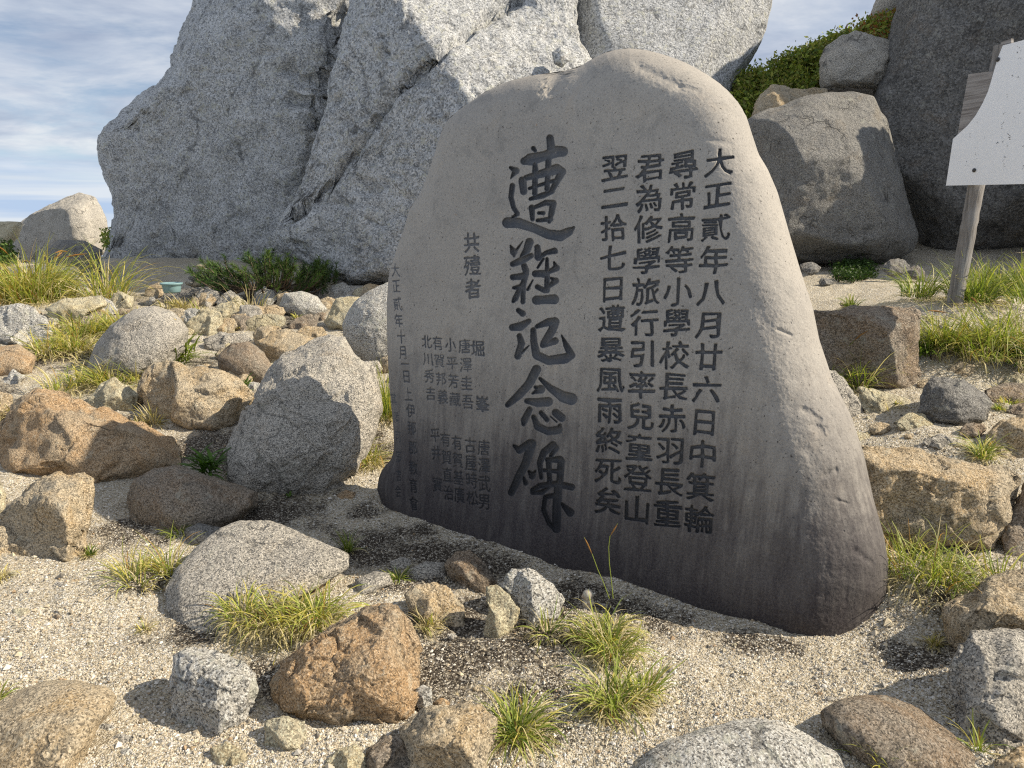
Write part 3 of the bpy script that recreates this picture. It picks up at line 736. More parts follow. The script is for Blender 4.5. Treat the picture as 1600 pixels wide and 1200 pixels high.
# eroded scallops running down the seam
cen = rays(np.array([470.0, 505.0, 430.0]), np.array([40.0, 80.0, 260.0]))
sc_ = np.abs(fbm(q * np.array([1.2, 1.2, 4.5]) + 7, 3)) * np.clip((VA[:, 0] + 3.6) / 1.2, 0, 1)
VA = VA - nA * (0.16 * np.clip(.28 - sc_, 0, 1) * np.clip((VA[:, 0] + 3.6) / 1.2, 0, 1))[:, None]
o = mesh_obj('crag', np.vstack([VA, VB]), np.vstack([FA, FB + len(VA)]), M['crag'], origin=GA)
tag(o, 'huge pale granite crag behind the memorial stone, jutting prow at its left', 'crag')
rock('crag', 'granite crag beyond the crack above the memorial stone, its right side overhanging', C_, 'crag', 'crag', sub=6, tilt=6, T=.30, Tb=.6, d=10.2, gc=(1000, 440), seed=3, style='round', rough=.7, extend=.0,
     facets=[(.05, -.88, .42, 1010, 50, .82), (-.7, -.7, .1, 900, 80, .55), (.55, -.8, .1, 1150, 50, .5)])
rock('boulder', 'knob of granite wedged in the crack right above the memorial stone', [(862, 82), (876, 72), (888, 78), (890, 94), (878, 106), (866, 100)], 'crag', 'boulder', sub=4, tilt=10, d=8.9, gc=(876, 100), T=.5, seed=31, style='round', extend=0)
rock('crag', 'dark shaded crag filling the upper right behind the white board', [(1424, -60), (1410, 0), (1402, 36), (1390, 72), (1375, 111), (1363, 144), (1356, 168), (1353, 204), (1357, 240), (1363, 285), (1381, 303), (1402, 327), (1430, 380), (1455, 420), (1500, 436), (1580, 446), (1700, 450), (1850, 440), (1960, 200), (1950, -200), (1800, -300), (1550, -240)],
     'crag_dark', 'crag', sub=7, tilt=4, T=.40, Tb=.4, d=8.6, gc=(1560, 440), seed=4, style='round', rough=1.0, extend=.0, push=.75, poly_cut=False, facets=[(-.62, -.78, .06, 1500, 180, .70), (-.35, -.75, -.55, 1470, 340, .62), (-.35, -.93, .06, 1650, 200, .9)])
rock('boulder', 'big squat boulder between the memorial stone and the dark crag, lit on top', [(1130, 230), (1171, 186), (1192, 176), (1219, 168), (1249, 153), (1288, 147), (1330, 147), (1365, 150), (1385, 190), (1410, 300), (1432, 370), (1425, 392), (1390, 408), (1330, 413), (1270, 412), (1200, 405), (1140, 380)],
     'dark', 'boulder', sub=6, tilt=12, T=.42, rough=1.0, d=7.9, gc=(1300, 412), seed=5, style='round', extend=.0, facets=[(.18, -.66, .72, 1250, 190, .80), (-.85, -.5, .15, 1225, 195, .72), (.05, -.98, -.05, 1320, 270, .92)])
rock('boulder', 'pointed pale boulder behind the squat boulder, below the green slope', [(1160, 215), (1172, 185), (1189, 147), (1207, 131), (1231, 135), (1255, 142), (1290, 138), (1300, 165), (1270, 200), (1200, 215)], 'tan', 'boulder', sub=5, tilt=15, d=9.0, gc=(1220, 215), seed=6, extend=0,
     facets=[(.3, -.6, .75, 1212, 150, .7), (-.7, -.7, .2, 1210, 150, .75)])
rock('boulder', 'block-shaped boulder with flat top wedged against the dark crag', [(1279, 90), (1288, 72), (1312, 57), (1336, 50), (1354, 57), (1390, 63), (1425, 69), (1430, 140), (1330, 138), (1288, 141), (1279, 129)], 'grey', 'boulder', sub=5, tilt=10, T=.4, d=9.6, gc=(1340, 140), seed=7, extend=0,
     facets=[(.0, -.5, .85, 1340, 72, .8), (-.1, -1, .02, 1340, 85, .85), (-.8, -.6, .1, 1290, 100, .7)])
rock('boulder', 'boulder cut by the top edge above the red-tinged shrub', [(1357, 30), (1366, 5), (1376, -25), (1430, -30), (1440, 35), (1395, 40)], 'grey', 'boulder', sub=4, tilt=10, d=11.5, gc=(1400, 38), seed=8, style='round', extend=0)

o = rock('boulder', 'unseen grey boulder added outside the right edge to shade the squat boulder', [(1690, 330), (1698, 60), (1725, -110), (1800, -170), (1960, -150), (2080, 20), (2110, 300), (2080, 560), (1880, 580), (1710, 540)], 'crag_dark', 'boulder', sub=5, tilt=5, T=.5, Tb=.3, d=6.9, gc=(1880, 500), seed=45, extend=.1)  # unseen, added to throw shade on the squat boulder and the sand below
for i, (u, v, w, h) in enumerate([(1265, 418, 16, 9), (1400, 416, 22, 12), (1430, 425, 18, 10), (1290, 440, 12, 6), (1455, 440, 20, 10)]):
    a = np.linspace(0, 6.28, 10)[:-1]; f = rng0.uniform(.8, 1.2, 9)
    rock('rock', 'dark rock wedged under the squat boulder and the dark crag', np.c_[u + w * f * np.cos(a), v + h * f * np.sin(a)], 'dark', 'rock', 'rocks wedged under the boulders', sub=4, seed=960 + i, tilt=25, d=7.0)
# left background
rock('boulder', 'humped boulder on the skyline at far left, half in shadow', [(2, 400), (8, 376), (24, 352), (56, 332), (100, 308), (124, 300), (148, 308), (164, 340), (170, 372), (165, 396), (120, 406), (40, 410)], 'grey', 'boulder', sub=6, tilt=15, d=16.5, gc=(90, 404), seed=9, style='round', extend=.02, facets=[(-.5, -.85, .15, 95, 335, .8), (.6, -.5, .6, 130, 325, .75), (-.1, -.4, .9, 90, 325, .8)])
rock('boulder', 'pale boulder cut by the left edge on the skyline', [(-40, 352), (-15, 346), (15, 346), (36, 347), (30, 370), (10, 390), (-40, 395)], 'yellow', 'boulder', sub=4, tilt=15, d=14.0, gc=(0, 392), seed=10, style='round', extend=0)
rock('boulder', 'low dark boulder in front of the skyline hump, behind tall grass', [(66, 395), (92, 374), (132, 376), (160, 390), (158, 424), (120, 444), (78, 430)], 'dark', 'boulder', sub=5, tilt=20, d=10.2, gc=(115, 436), seed=12, style='round', extend=.0)
rock('rock', 'long flat slab above the left grass at the foot of the crag', [(0, 425), (60, 412), (150, 420), (160, 446), (120, 458), (20, 452)], 'dark', 'rock', sub=5, tilt=40, d=9.3, gc=(90, 455), seed=13, extend=0)

RK = [
 # name, label, poly, material, options
 ('boulder', 'long rusty-tan boulder at left crossed by a curved shadow', [(-40, 690), (0, 655), (24, 622), (56, 606), (90, 614), (120, 628), (208, 660), (276, 678), (288, 696), (286, 722), (224, 738), (160, 750), (80, 752), (-40, 750)], 'orange', dict(sub=6, tilt=35, T=.5, facets=[(.12, -.55, .82, 110, 650, .85), (.05, -.86, .50, 130, 665, .85), (-.7, -.6, .4, 40, 640, .7)])),
 ('rock', 'blocky tan rock at the left edge with a dark split below the rusty boulder', [(6, 800), (44, 756), (90, 740), (132, 736), (145, 748), (143, 792), (132, 852), (118, 872), (80, 878), (36, 884), (14, 856), (4, 825)], 'tan', dict(sub=6, tilt=38, facets=[(.0, -.5, .85, 100, 775, .75), (-.35, -.9, .25, 70, 800, .7), (.75, -.62, .2, 115, 800, .85)])),
 ('rock', 'small tan rock at the left edge beneath the split rock', [(-30, 822), (5, 822), (26, 836), (20, 862), (6, 874), (-30, 872)], 'tan', dict(sub=4)),
 ('rock', 'pale knob of rock at the left edge beside the split rock', [(-30, 748), (0, 752), (10, 772), (6, 798), (-30, 806)], 'yellow', dict(sub=4, style='round')),
 ('boulder', 'rounded brown boulder in shade below the grey pyramid boulder', [(198, 782), (208, 752), (240, 732), (276, 727), (320, 742), (360, 754), (404, 768), (404, 790), (380, 804), (336, 822), (280, 831), (240, 827), (206, 812)], 'brown', dict(sub=6, tilt=45, style='round', T=.5)),
 ('rock', 'small dark stone tucked between brown boulder and flat grey rock', [(288, 826), (310, 817), (345, 824), (352, 840), (320, 854), (292, 848)], 'dark', dict(sub=4, style='round')),
 ('boulder', 'low flat grey rock with its lower half in sun, left of the memorial stone', [(256, 920), (276, 888), (304, 856), (344, 826), (376, 814), (424, 814), (452, 824), (500, 844), (545, 866), (545, 888), (520, 902), (470, 930), (410, 965), (352, 982), (304, 986), (280, 970), (260, 948)], 'grey', dict(sub=6, tilt=70, T=.22, style='round', extend=.06, push=.30, rough=.7)),
 ('boulder', 'large grey pyramid-shaped boulder left of the memorial stone', [(348, 698), (362, 668), (400, 618), (440, 558), (480, 532), (516, 518), (540, 523), (554, 548), (580, 578), (590, 604), (594, 636), (586, 650), (580, 676), (552, 724), (512, 746), (492, 768), (448, 778), (400, 772), (368, 754), (350, 730)], 'grey', dict(sub=7, tilt=36, T=.42, poly_cut=False, facets=[(.16, -.70, .70, 480, 620, .90), (.62, -.66, .42, 545, 600, .86), (-.20, -.90, .38, 415, 705, .97), (.1, -.97, -.2, 440, 745, .70)])),
 ('rock', 'two-faced tan rock with a grey left side, behind the rusty boulder', [(218, 610), (224, 580), (240, 564), (272, 566), (300, 574), (332, 576), (360, 584), (384, 602), (398, 618), (386, 636), (360, 656), (344, 674), (316, 674), (280, 666), (248, 654), (226, 636)], 'tan', dict(sub=6, tilt=30, facets=[(.25, -.8, .55, 300, 620, .85), (-.82, -.5, .2, 276, 620, .82), (.7, -.6, .1, 350, 630, .65), (.1, -.3, .95, 310, 585, .8)])),
 ('rock', 'small cream-coloured rock between rusty boulder and two-faced rock', [(136, 626), (160, 598), (180, 590), (200, 604), (218, 620), (212, 638), (188, 650), (158, 644)], 'yellow', dict(sub=5)),
 ('boulder', 'rounded grey boulder behind the yellow-flowered plant', [(132, 572), (148, 540), (172, 508), (208, 484), (240, 478), (272, 488), (294, 516), (290, 545), (262, 572), (224, 586), (200, 594), (168, 588), (142, 584)], 'grey', dict(sub=6, tilt=30, style='round', T=.5)),
 ('rock', 'dark rounded stone left of the pyramid boulder top', [(338, 558), (360, 538), (388, 533), (412, 550), (428, 576), (422, 594), (392, 600), (358, 590), (340, 574)], 'brown', dict(sub=5, tilt=25, style='round')),
 ('rock', 'tan wedge of rock above the dark rounded stone', [(400, 534), (424, 518), (448, 515), (490, 529), (484, 542), (452, 562), (428, 574), (404, 554)], 'tan', dict(sub=5, tilt=30, facets=[(.1, -.6, .8, 440, 535, .8), (-.4, -.9, .0, 430, 552, .75)])),
 ('boulder', 'lichen-white boulder partly hidden by the left edge of the memorial stone', [(534, 506), (552, 474), (576, 455), (606, 440), (640, 444), (660, 500), (650, 560), (605, 572), (576, 566), (548, 542), (536, 522)], 'white', dict(sub=6, tilt=20, style='round', T=.5)),
 ('rock', 'angular pale rock leaning on the lichen-white boulder', [(506, 500), (524, 466), (560, 463), (574, 468), (552, 494), (538, 518), (516, 512)], 'yellow', dict(sub=5, tilt=25)),
 ('rock', 'whitish dome-topped rock in front of the dwarf pine', [(436, 478), (444, 458), (472, 455), (496, 463), (512, 482), (500, 492), (472, 494), (442, 486)], 'white', dict(sub=5, tilt=25, style='round')),
 ('rock', 'flat tan stone left of the dome-topped rock', [(362, 490), (400, 477), (437, 480), (438, 494), (390, 506)], 'tan', dict(sub=4, tilt=40)),
 ('rock', 'square-ended pale stone in front of the flat tan stone', [(380, 503), (400, 493), (420, 491), (445, 493), (448, 508), (408, 520), (384, 515)], 'yellow', dict(sub=4, tilt=30)),
 ('rock', 'cream rock right of the rounded grey boulder', [(288, 508), (316, 481), (344, 487), (362, 512), (358, 524), (320, 526), (292, 518)], 'yellow', dict(sub=5, tilt=28)),
 ('rock', 'smooth yellow stone behind the cream rock', [(328, 485), (346, 473), (366, 472), (372, 488), (352, 498), (332, 494)], 'yellow', dict(sub=4, tilt=25)),
 ('rock', 'tan stone hidden behind the top of the rounded grey boulder', [(252, 484), (280, 481), (300, 490), (290, 508), (266, 500)], 'tan', dict(sub=4, tilt=25)),
 ('rock', 'flat grey stone right of the yellow-flowered plant', [(318, 530), (344, 519), (384, 523), (398, 534), (360, 540), (340, 550), (322, 542)], 'grey', dict(sub=4, tilt=45)),
 ('rock', 'brownish stone below the dome-topped rock', [(446, 506), (478, 491), (500, 491), (494, 510), (460, 517)], 'brown', dict(sub=4, tilt=40)),
 ('rock', 'flat pale stone just above the peak of the pyramid boulder', [(458, 521), (476, 509), (504, 511), (514, 525), (480, 533)], 'tan', dict(sub=4, tilt=45)),
 ('rock', 'small tan stone between dome-topped rock and angular pale rock', [(494, 471), (512, 463), (526, 468), (516, 484), (500, 482)], 'tan', dict(sub=4, tilt=25)),
 ('rock', 'long grey slab under the overhang of the crag', [(480, 458), (520, 446), (580, 446), (600, 456), (560, 466), (500, 470)], 'grey', dict(sub=4, tilt=35, style='round')),
 ('rock', 'whitish broken rock cut by the left edge beside the tall grass', [(-30, 486), (28, 476), (52, 478), (72, 496), (83, 520), (76, 532), (52, 542), (24, 538), (-30, 526)], 'white', dict(sub=5, tilt=30)),
 ('rock', 'flat pale slab in front of the tall grass at left', [(68, 482), (96, 467), (160, 463), (170, 476), (132, 498), (112, 508), (80, 498)], 'yellow', dict(sub=5, tilt=40, facets=[(0, -.35, .93, 120, 480, .8), (-.1, -1, .1, 110, 492, .7)])),
 ('rock', 'low rusty rock at the left edge', [(-30, 545), (30, 538), (58, 556), (48, 580), (-30, 590)], 'orange', dict(sub=4, tilt=45, style='round')),
 ('rock', 'small grey-white stone near the left edge on dry turf', [(4, 598), (20, 576), (39, 588), (25, 604)], 'white', dict(sub=4)),
 ('rock', 'dull stone at the left edge above the rusty boulder', [(-30, 626), (-5, 610), (18, 618), (20, 640), (0, 656), (-30, 660)], 'tan', dict(sub=4)),
 # foreground
 ('boulder', 'smooth tan boulder rising from the sand in the lower left corner', [(-40, 1110), (0, 1096), (24, 1082), (72, 1063), (120, 1062), (168, 1074), (182, 1088), (174, 1112), (152, 1136), (136, 1172), (100, 1225), (-40, 1245)], 'tan', dict(sub=6, tilt=60, style='round', T=.34, rough=.7)),
 ('rock', 'squarish light grey rock with a pitted top in the lower left foreground', [(269, 1024), (288, 1013), (336, 1013), (384, 1031), (400, 1052), (405, 1076), (396, 1098), (372, 1130), (340, 1152), (316, 1154), (284, 1134), (271, 1112), (267, 1080)], 'white', dict(sub=6, tilt=40, T=.5, facets=[(.05, -.45, .9, 335, 1055, .9), (-.45, -.88, .1, 320, 1075, .86), (.6, -.75, .2, 345, 1080, .9)])),
 ('boulder', 'large orange-brown boulder in the foreground beside the big grass tuft', [(423, 1066), (440, 1034), (480, 1006), (520, 975), (572, 951), (622, 943), (642, 976), (658, 1024), (657, 1072), (640, 1110), (592, 1128), (540, 1144), (518, 1150), (470, 1120), (434, 1102)], 'orange', dict(sub=7, tilt=45, T=.5, facets=[(.1, -.55, .82, 570, 985, .85), (-.12, -.86, .45, 530, 1030, .9), (.7, -.6, .3, 610, 1040, .82), (-.6, -.75, .3, 470, 1060, .75)])),
 ('rock', 'small pale block below the orange-brown boulder', [(415, 1126), (448, 1119), (476, 1127), (481, 1156), (460, 1174), (424, 1182), (413, 1164)], 'yellow', dict(sub=5)),
 ('rock', 'little yellowish stone at the bottom edge left of the small pale block', [(328, 1170), (352, 1159), (384, 1175), (394, 1200), (344, 1200)], 'yellow', dict(sub=4)),
 ('rock', 'tan stone at the bottom edge under the orange-brown boulder', [(498, 1198), (528, 1171), (556, 1163), (574, 1188), (572, 1222), (502, 1222)], 'yellow', dict(sub=5)),
 ('rock', 'grey-tan block at the bottom edge left of the two grass tufts', [(622, 1138), (660, 1106), (708, 1103), (752, 1095), (778, 1120), (774, 1165), (768, 1225), (680, 1240), (642, 1190)], 'tan', dict(sub=6, tilt=42, facets=[(.1, -.4, .9, 700, 1125, .85), (-.3, -.95, .15, 670, 1145, .8)])),
 ('rock', 'dark low rock beside the grey-tan block at the bottom edge', [(570, 1172), (600, 1150), (628, 1148), (650, 1190), (660, 1228), (575, 1225)], 'brown', dict(sub=5, tilt=55)),
 ('pebble', 'upright thumb-sized pale pebble on the right shoulder of the orange-brown boulder', [(648, 1078), (660, 1068), (676, 1075), (675, 1104), (660, 1114), (649, 1098)], 'white', dict(sub=4, tilt=15)),
 ('pebble', 'little orange pebble beside the upright pale pebble', [(675, 1099), (690, 1089), (703, 1096), (701, 1107), (680, 1110)], 'orange', dict(sub=3)),
 ('rock', 'rounded tan and grey rock behind the orange-brown boulder', [(632, 930), (648, 915), (680, 909), (704, 919), (724, 947), (725, 976), (704, 986), (680, 982), (648, 958), (636, 945)], 'tan', dict(sub=5)),
 ('rock', 'brown rock touching the foot of the memorial stone', [(695, 881), (712, 863), (732, 859), (752, 874), (781, 908), (776, 922), (752, 930), (720, 918), (699, 898)], 'brown', dict(sub=5, facets=[(.2, -.5, .85, 735, 885, .85), (-.6, -.8, .1, 720, 895, .8), (.1, -.9, .4, 745, 905, .85)])),
 ('rock', 'cream-yellow upright rock leaning among three stones before the memorial stone', [(759, 917), (776, 914), (792, 928), (813, 952), (808, 968), (784, 998), (768, 1000), (754, 989), (764, 956), (760, 936)], 'yellow', dict(sub=5, tilt=25)),
 ('rock', 'light grey speckled rock right of the cream-yellow rock', [(783, 916), (800, 889), (832, 891), (864, 911), (881, 936), (876, 958), (844, 990), (816, 962), (796, 934)], 'white', dict(sub=6, rough=1.2)),
 ('rock', 'half-buried grey stone between the flat grey rock and rounded tan rock', [(554, 906), (584, 892), (608, 895), (614, 912), (584, 926), (556, 932)], 'grey', dict(sub=4, tilt=60, style='round')),
 ('rock', 'flat grey stone half buried under the brown rock', [(640, 889), (664, 877), (696, 879), (698, 902), (664, 910), (644, 902)], 'grey', dict(sub=4, tilt=60, style='round')),
 ('pebble', 'small grey pebble left of the flat half-buried stone', [(607, 878), (628, 870), (643, 874), (641, 885), (616, 890)], 'grey', dict(sub=3, tilt=50)),
 ('rock', 'thin orange slab by the right end of the flat grey rock', [(454, 930), (480, 900), (504, 893), (518, 900), (508, 914), (472, 935)], 'orange', dict(sub=4, tilt=60)),
 ('pebble', 'reddish pebble on the sand near the left foot of the memorial stone', [(525, 773), (540, 765), (557, 770), (548, 781), (530, 783)], 'orange', dict(sub=3, tilt=50)),
 ('boulder', 'light speckled boulder rising from the bottom edge right of the grass', [(985, 1205), (1010, 1178), (1040, 1158), (1100, 1134), (1140, 1125), (1180, 1121), (1220, 1127), (1264, 1149), (1312, 1178), (1334, 1220), (1300, 1260), (990, 1260)], 'white', dict(sub=6, tilt=55, style='round', T=.4)),
 ('boulder', 'low brown-grey boulder near the lower right corner', [(1283, 1112), (1309, 1093), (1354, 1086), (1399, 1091), (1444, 1113), (1493, 1149), (1527, 1177), (1545, 1225), (1400, 1225), (1309, 1162), (1286, 1134)], 'brown', dict(sub=6, tilt=58, style='round', T=.4)),
 ('boulder', 'upper of two stacked rocks at the right edge, shadow across it', [(1479, 950), (1516, 920), (1570, 895), (1650, 875), (1660, 990), (1590, 996), (1540, 992), (1505, 1012), (1483, 988)], 'tan', dict(sub=6, tilt=40, d=2.35, gc=(1560, 1010), facets=[(.0, -.45, .9, 1560, 935, .85), (-.5, -.85, .15, 1520, 955, .8)])),
 ('boulder', 'lower grey boulder at the right edge under the stacked rock', [(1494, 1025), (1515, 983), (1560, 980), (1650, 1000), (1660, 1172), (1547, 1177), (1514, 1157), (1491, 1134), (1487, 1075)], 'grey', dict(sub=6, tilt=36, gc=(1570, 1172), facets=[(.0, -.5, .87, 1560, 1020, .8), (-.55, -.82, .15, 1530, 1060, .85), (.25, -.9, .35, 1570, 1060, .85)])),
 ('rock', 'rock filling the bottom right corner', [(1556, 1192), (1590, 1168), (1660, 1160), (1660, 1250), (1556, 1250)], 'tan', dict(sub=5)),
 # right side
 ('boulder', 'thick tan ledge block with sunlit flat top at the right edge', [(1335, 720), (1340, 694), (1355, 697), (1408, 700), (1489, 716), (1574, 733), (1594, 745), (1589, 788), (1574, 824), (1556, 846), (1525, 842), (1480, 837), (1435, 842), (1395, 846), (1350, 846), (1336, 800)], 'tan', dict(sub=6, tilt=24, T=.34, push=.4, d=3.0, gc=(1450, 848), extend=.12, poly_cut=False, facets=[(.05, -.22, .97, 1460, 738, .86), (-.12, -.98, .10, 1460, 745, .88), (.75, -.65, .1, 1575, 770, .80)])),
 ('rock', 'dark boulder at the right edge beside the ledge block', [(1566, 838), (1586, 790), (1604, 752), (1660, 738), (1660, 892), (1600, 890), (1574, 872)], 'brown', dict(sub=5, d=2.9, gc=(1610, 880))),
 ('boulder', 'box-shaped brown rock standing upright, bright along its right edge', [(1240, 500), (1273, 484), (1312, 484), (1348, 478), (1390, 481), (1420, 483), (1435, 488), (1438, 508), (1436, 532), (1435, 556), (1436, 598), (1429, 608), (1390, 605), (1354, 601), (1300, 600), (1240, 590)], 'brown', dict(sub=6, tilt=14, T=.34, gc=(1400, 607), extend=.08, poly_cut=False, facets=[(-.42, -.9, .02, 1380, 530, .8), (.1, -.25, .96, 1380, 492, .8), (.92, -.35, .1, 1427, 540, .8)])),
 ('rock', 'dark mound-like rock right of the box-shaped rock', [(1433, 642), (1444, 609), (1459, 589), (1480, 587), (1507, 594), (1537, 612), (1551, 628), (1542, 651), (1504, 668), (1457, 660)], 'dark', dict(sub=5, tilt=35, facets=[(.4, -.5, .75, 1490, 605, .8), (-.4, -.9, .25, 1480, 620, .85)])),
 ('rock', 'small stone on top of the dark mound-like rock', [(1479, 578), (1498, 564), (1523, 570), (1520, 584), (1507, 591), (1483, 588)], 'tan', dict(sub=4, tilt=30)),
 ('rock', 'yellowish slab below the box-shaped rock', [(1341, 606), (1360, 605), (1390, 615), (1428, 628), (1424, 642), (1390, 647), (1357, 645), (1343, 630)], 'yellow', dict(sub=5, tilt=45)),
 ('rock', 'grey stone partly hidden behind the right edge of the memorial stone', [(1270, 590), (1285, 579), (1306, 578), (1318, 591), (1336, 618), (1349, 637), (1349, 654), (1327, 663), (1290, 650)], 'grey', dict(sub=5, tilt=25)),
 ('rock', 'small sandy stone on the ledge below the yellowish slab', [(1395, 660), (1420, 645), (1444, 647), (1460, 664), (1444, 675), (1408, 670)], 'yellow', dict(sub=4, tilt=40)),
 ('rock', 'grey-tan rock at the right edge above the ledge block', [(1546, 674), (1564, 657), (1600, 648), (1660, 640), (1660, 728), (1560, 726), (1545, 702)], 'tan', dict(sub=5, tilt=40)),
 ('rock', 'low brown slab at the right edge behind the mound-like rock', [(1535, 612), (1570, 598), (1640, 600), (1650, 630), (1560, 636)], 'brown', dict(sub=4, tilt=50)),
]
for i, (nm, lab, poly, mt, kw) in enumerate(RK):
    rock(nm, lab, poly, mt, nm, seed=100 + i, **kw)

# little cairn beside the bowl
for i, (u, v, w, h) in enumerate([(297, 441, 9, 6), (306, 444, 11, 6), (320, 443, 9, 5), (335, 444, 12, 6), (348, 443, 10, 5), (303, 434, 10, 6), (316, 431, 10, 5), (328, 434, 12, 6), (308, 425, 10, 5), (322, 423, 12, 6), (313, 417, 8, 4)]):
    a = np.linspace(0, 6.28, 9)[:-1]
    rock('stone', 'small flat stone in the little heap beside the blue bowl', np.c_[u + w * np.cos(a), v + h * np.sin(a)], ['grey', 'tan', 'dark'][i % 3], 'stone', 'stones of the little heap', sub=3, tilt=10, d=8.9, gc=(u, v + h), seed=300 + i, style='round', extend=0)
rock('rock', 'dark shelf of rock carrying the blue bowl and the little heap', [(225, 470), (240, 455), (290, 449), (355, 450), (372, 462), (350, 478), (270, 482)], 'dark', 'rock', sub=5, tilt=40, d=8.6, gc=(300, 480), seed=330, extend=0)

# scattered small stones: fixed places seen in the photo, then fillers among the boulders
rng = np.random.RandomState(21)
SP = [(92, 916, 12), (116, 911, 10), (32, 958, 14), (164, 1140, 16), (188, 1158, 18), (224, 1128, 8), (408, 1108, 10), (200, 1178, 14), (1298, 1092, 8), (370, 1150, 8), (590, 1135, 8), (615, 1118, 7), (706, 994, 8), (1012, 1058, 7), (140, 1006, 6), (60, 1040, 6), (250, 1160, 9), (300, 1170, 8), (712, 1085, 6), (575, 1150, 9), (480, 1115, 7), (655, 1130, 7), (230, 990, 6), (1240, 1068, 6), (1130, 1040, 5), (1180, 1085, 6), (1410, 985, 6), (985, 1110, 6), (620, 1060, 5), (745, 1075, 7), (20, 900, 9), (170, 905, 6)]
for i, (u, v, r) in enumerate(SP):
    a = np.linspace(0, 6.28, 9)[:-1]; rr = r * rng.uniform(.75, 1.2, 8)
    rock('pebble', 'small loose pebble lying on the pale sand in the foreground', np.c_[u + rr * np.cos(a), v + rr * .7 * np.sin(a)], ['grey', 'tan', 'yellow', 'white'][i % 4], 'pebble', 'pebbles on the sand', sub=3, seed=400 + i, tilt=45)
for i in range(70):
    u, v = rng.uniform(0, 1300), rng.uniform(900, 1195); r = rng.uniform(2.5, 6); a = np.linspace(0, 6.28, 9)[:-1]; rr = r * rng.uniform(.75, 1.25, 8)
    rock('pebble', 'small loose pebble lying on the pale sand in the foreground', np.c_[u + rr * np.cos(a), v + rr * .7 * np.sin(a)], ['grey', 'tan', 'yellow', 'white', 'brown'][i % 5], 'pebble', 'pebbles on the sand', sub=3, seed=1400 + i, tilt=45)
FP = []
for k in range(420):
    u, v = rng.uniform(-10, 620), rng.uniform(452, 640)
    FP.append((u, v))
FP = [p for p in FP if not (p[0] < 170 and p[1] > 520) and not (p[0] < 180 and p[1] < 480)][:235]
for i, (u, v) in enumerate(FP):
    r = rng.uniform(5, 13) if i % 3 else rng.uniform(13, 24); a = np.linspace(0, 6.28, 9)[:-1]; rr = r * rng.uniform(.7, 1.25, 8)
    rock('stone', 'small weathered stone wedged among the boulders on the left', np.c_[u + rr * np.cos(a), v + rr * .65 * np.sin(a)], ['grey', 'tan', 'yellow', 'white', 'brown', 'tan'][rng.randint(6)], 'stone', 'small stones among the boulders', sub=3, seed=500 + i, tilt=30) if r < 13 else rock('rock', 'medium angular rock in the jumble of boulders left of the memorial stone', np.c_[u + rr * np.cos(a), v + rr * .7 * np.sin(a)], ['grey', 'tan', 'yellow', 'white', 'brown', 'tan'][rng.randint(6)], 'rock', 'medium rocks of the left jumble', sub=4, seed=500 + i, tilt=30)
for i, (u, v, w, h) in enumerate([(1300, 655, 26, 14), (1465, 690, 22, 11), (1520, 672, 20, 12), (1588, 596, 24, 12), (1375, 668, 18, 9), (1330, 560, 18, 11), (1470, 560, 16, 9), (1455, 500, 15, 8), (1570, 505, 20, 10), (1300, 520, 16, 9), (1595, 640, 22, 12), (1340, 682, 20, 9), (1445, 600, 13, 8)]):
    a = np.linspace(0, 6.28, 10)[:-1]; f = rng.uniform(.8, 1.2, 9)
    rock('rock', 'medium angular rock set into the sandy ledges right of the memorial stone', np.c_[u + w * f * np.cos(a), v + h * f * np.sin(a)], ['tan', 'grey', 'brown', 'yellow'][i % 4], 'rock', 'medium rocks of the right ledges', sub=4, seed=900 + i, tilt=35)
for i in range(30):
    u, v = rng.uniform(1290, 1600), rng.uniform(470, 690)
    r = rng.uniform(4, 9); a = np.linspace(0, 6.28, 9)[:-1]; rr = r * rng.uniform(.7, 1.25, 8)
    rock('stone', 'small stone on the sandy ledges right of the memorial stone', np.c_[u + rr * np.cos(a), v + rr * .65 * np.sin(a)], ['grey', 'tan', 'yellow', 'brown'][i % 4], 'stone', 'small stones on the ledges', sub=3, seed=700 + i, tilt=35)

# ------------------------------------------------------------------ grass and plants
def leaf_material(name, transl=0.35, rough=.55):
    m = bpy.data.materials.new(name); m.use_nodes = True; k = NT(m.node_tree)
    col = k.n('ShaderNodeAttribute', attribute_name='tint').outputs['Color']
    b = k.n('ShaderNodeBsdfPrincipled', ins={'Base Color': col, 'Roughness': rough, 'Specular IOR Level': .3})
    tr = k.n('ShaderNodeBsdfTranslucent', ins={0: k.mix(1.0, col, (1.15, 1.2, .6), 'MULTIPLY')})
    mx = k.n('ShaderNodeMixShader', ins={0: transl, 1: b.outputs[0], 2: tr.outputs[0]})
    k.link(mx.outputs[0], k.n('ShaderNodeOutputMaterial').inputs[0]); return m


MG = leaf_material('grass_blade'); ML = leaf_material('leaf', .3); MN = leaf_material('pine_needle', .15, .5)
PAL = {'green': (.15, .22, .035), 'lime': (.30, .36, .07), 'yellow': (.50, .44, .12), 'straw': (.58, .50, .32), 'rust': (.34, .18, .05), 'dark': (.05, .10, .02), 'deep': (.065, .125, .022), 'dead': (.33, .27, .18)}
MIX = {'fresh': (['green', 'lime', 'yellow', 'straw', 'rust', 'deep'], [.30, .30, .14, .14, .03, .09]), 'gold': (['green', 'lime', 'yellow', 'straw', 'rust'], [.15, .34, .28, .18, .05]), 'dry': (['straw', 'dead', 'yellow', 'lime'], [.5, .3, .12, .08]),
       'shade': (['green', 'deep', 'lime', 'straw'], [.4, .35, .15, .10])}


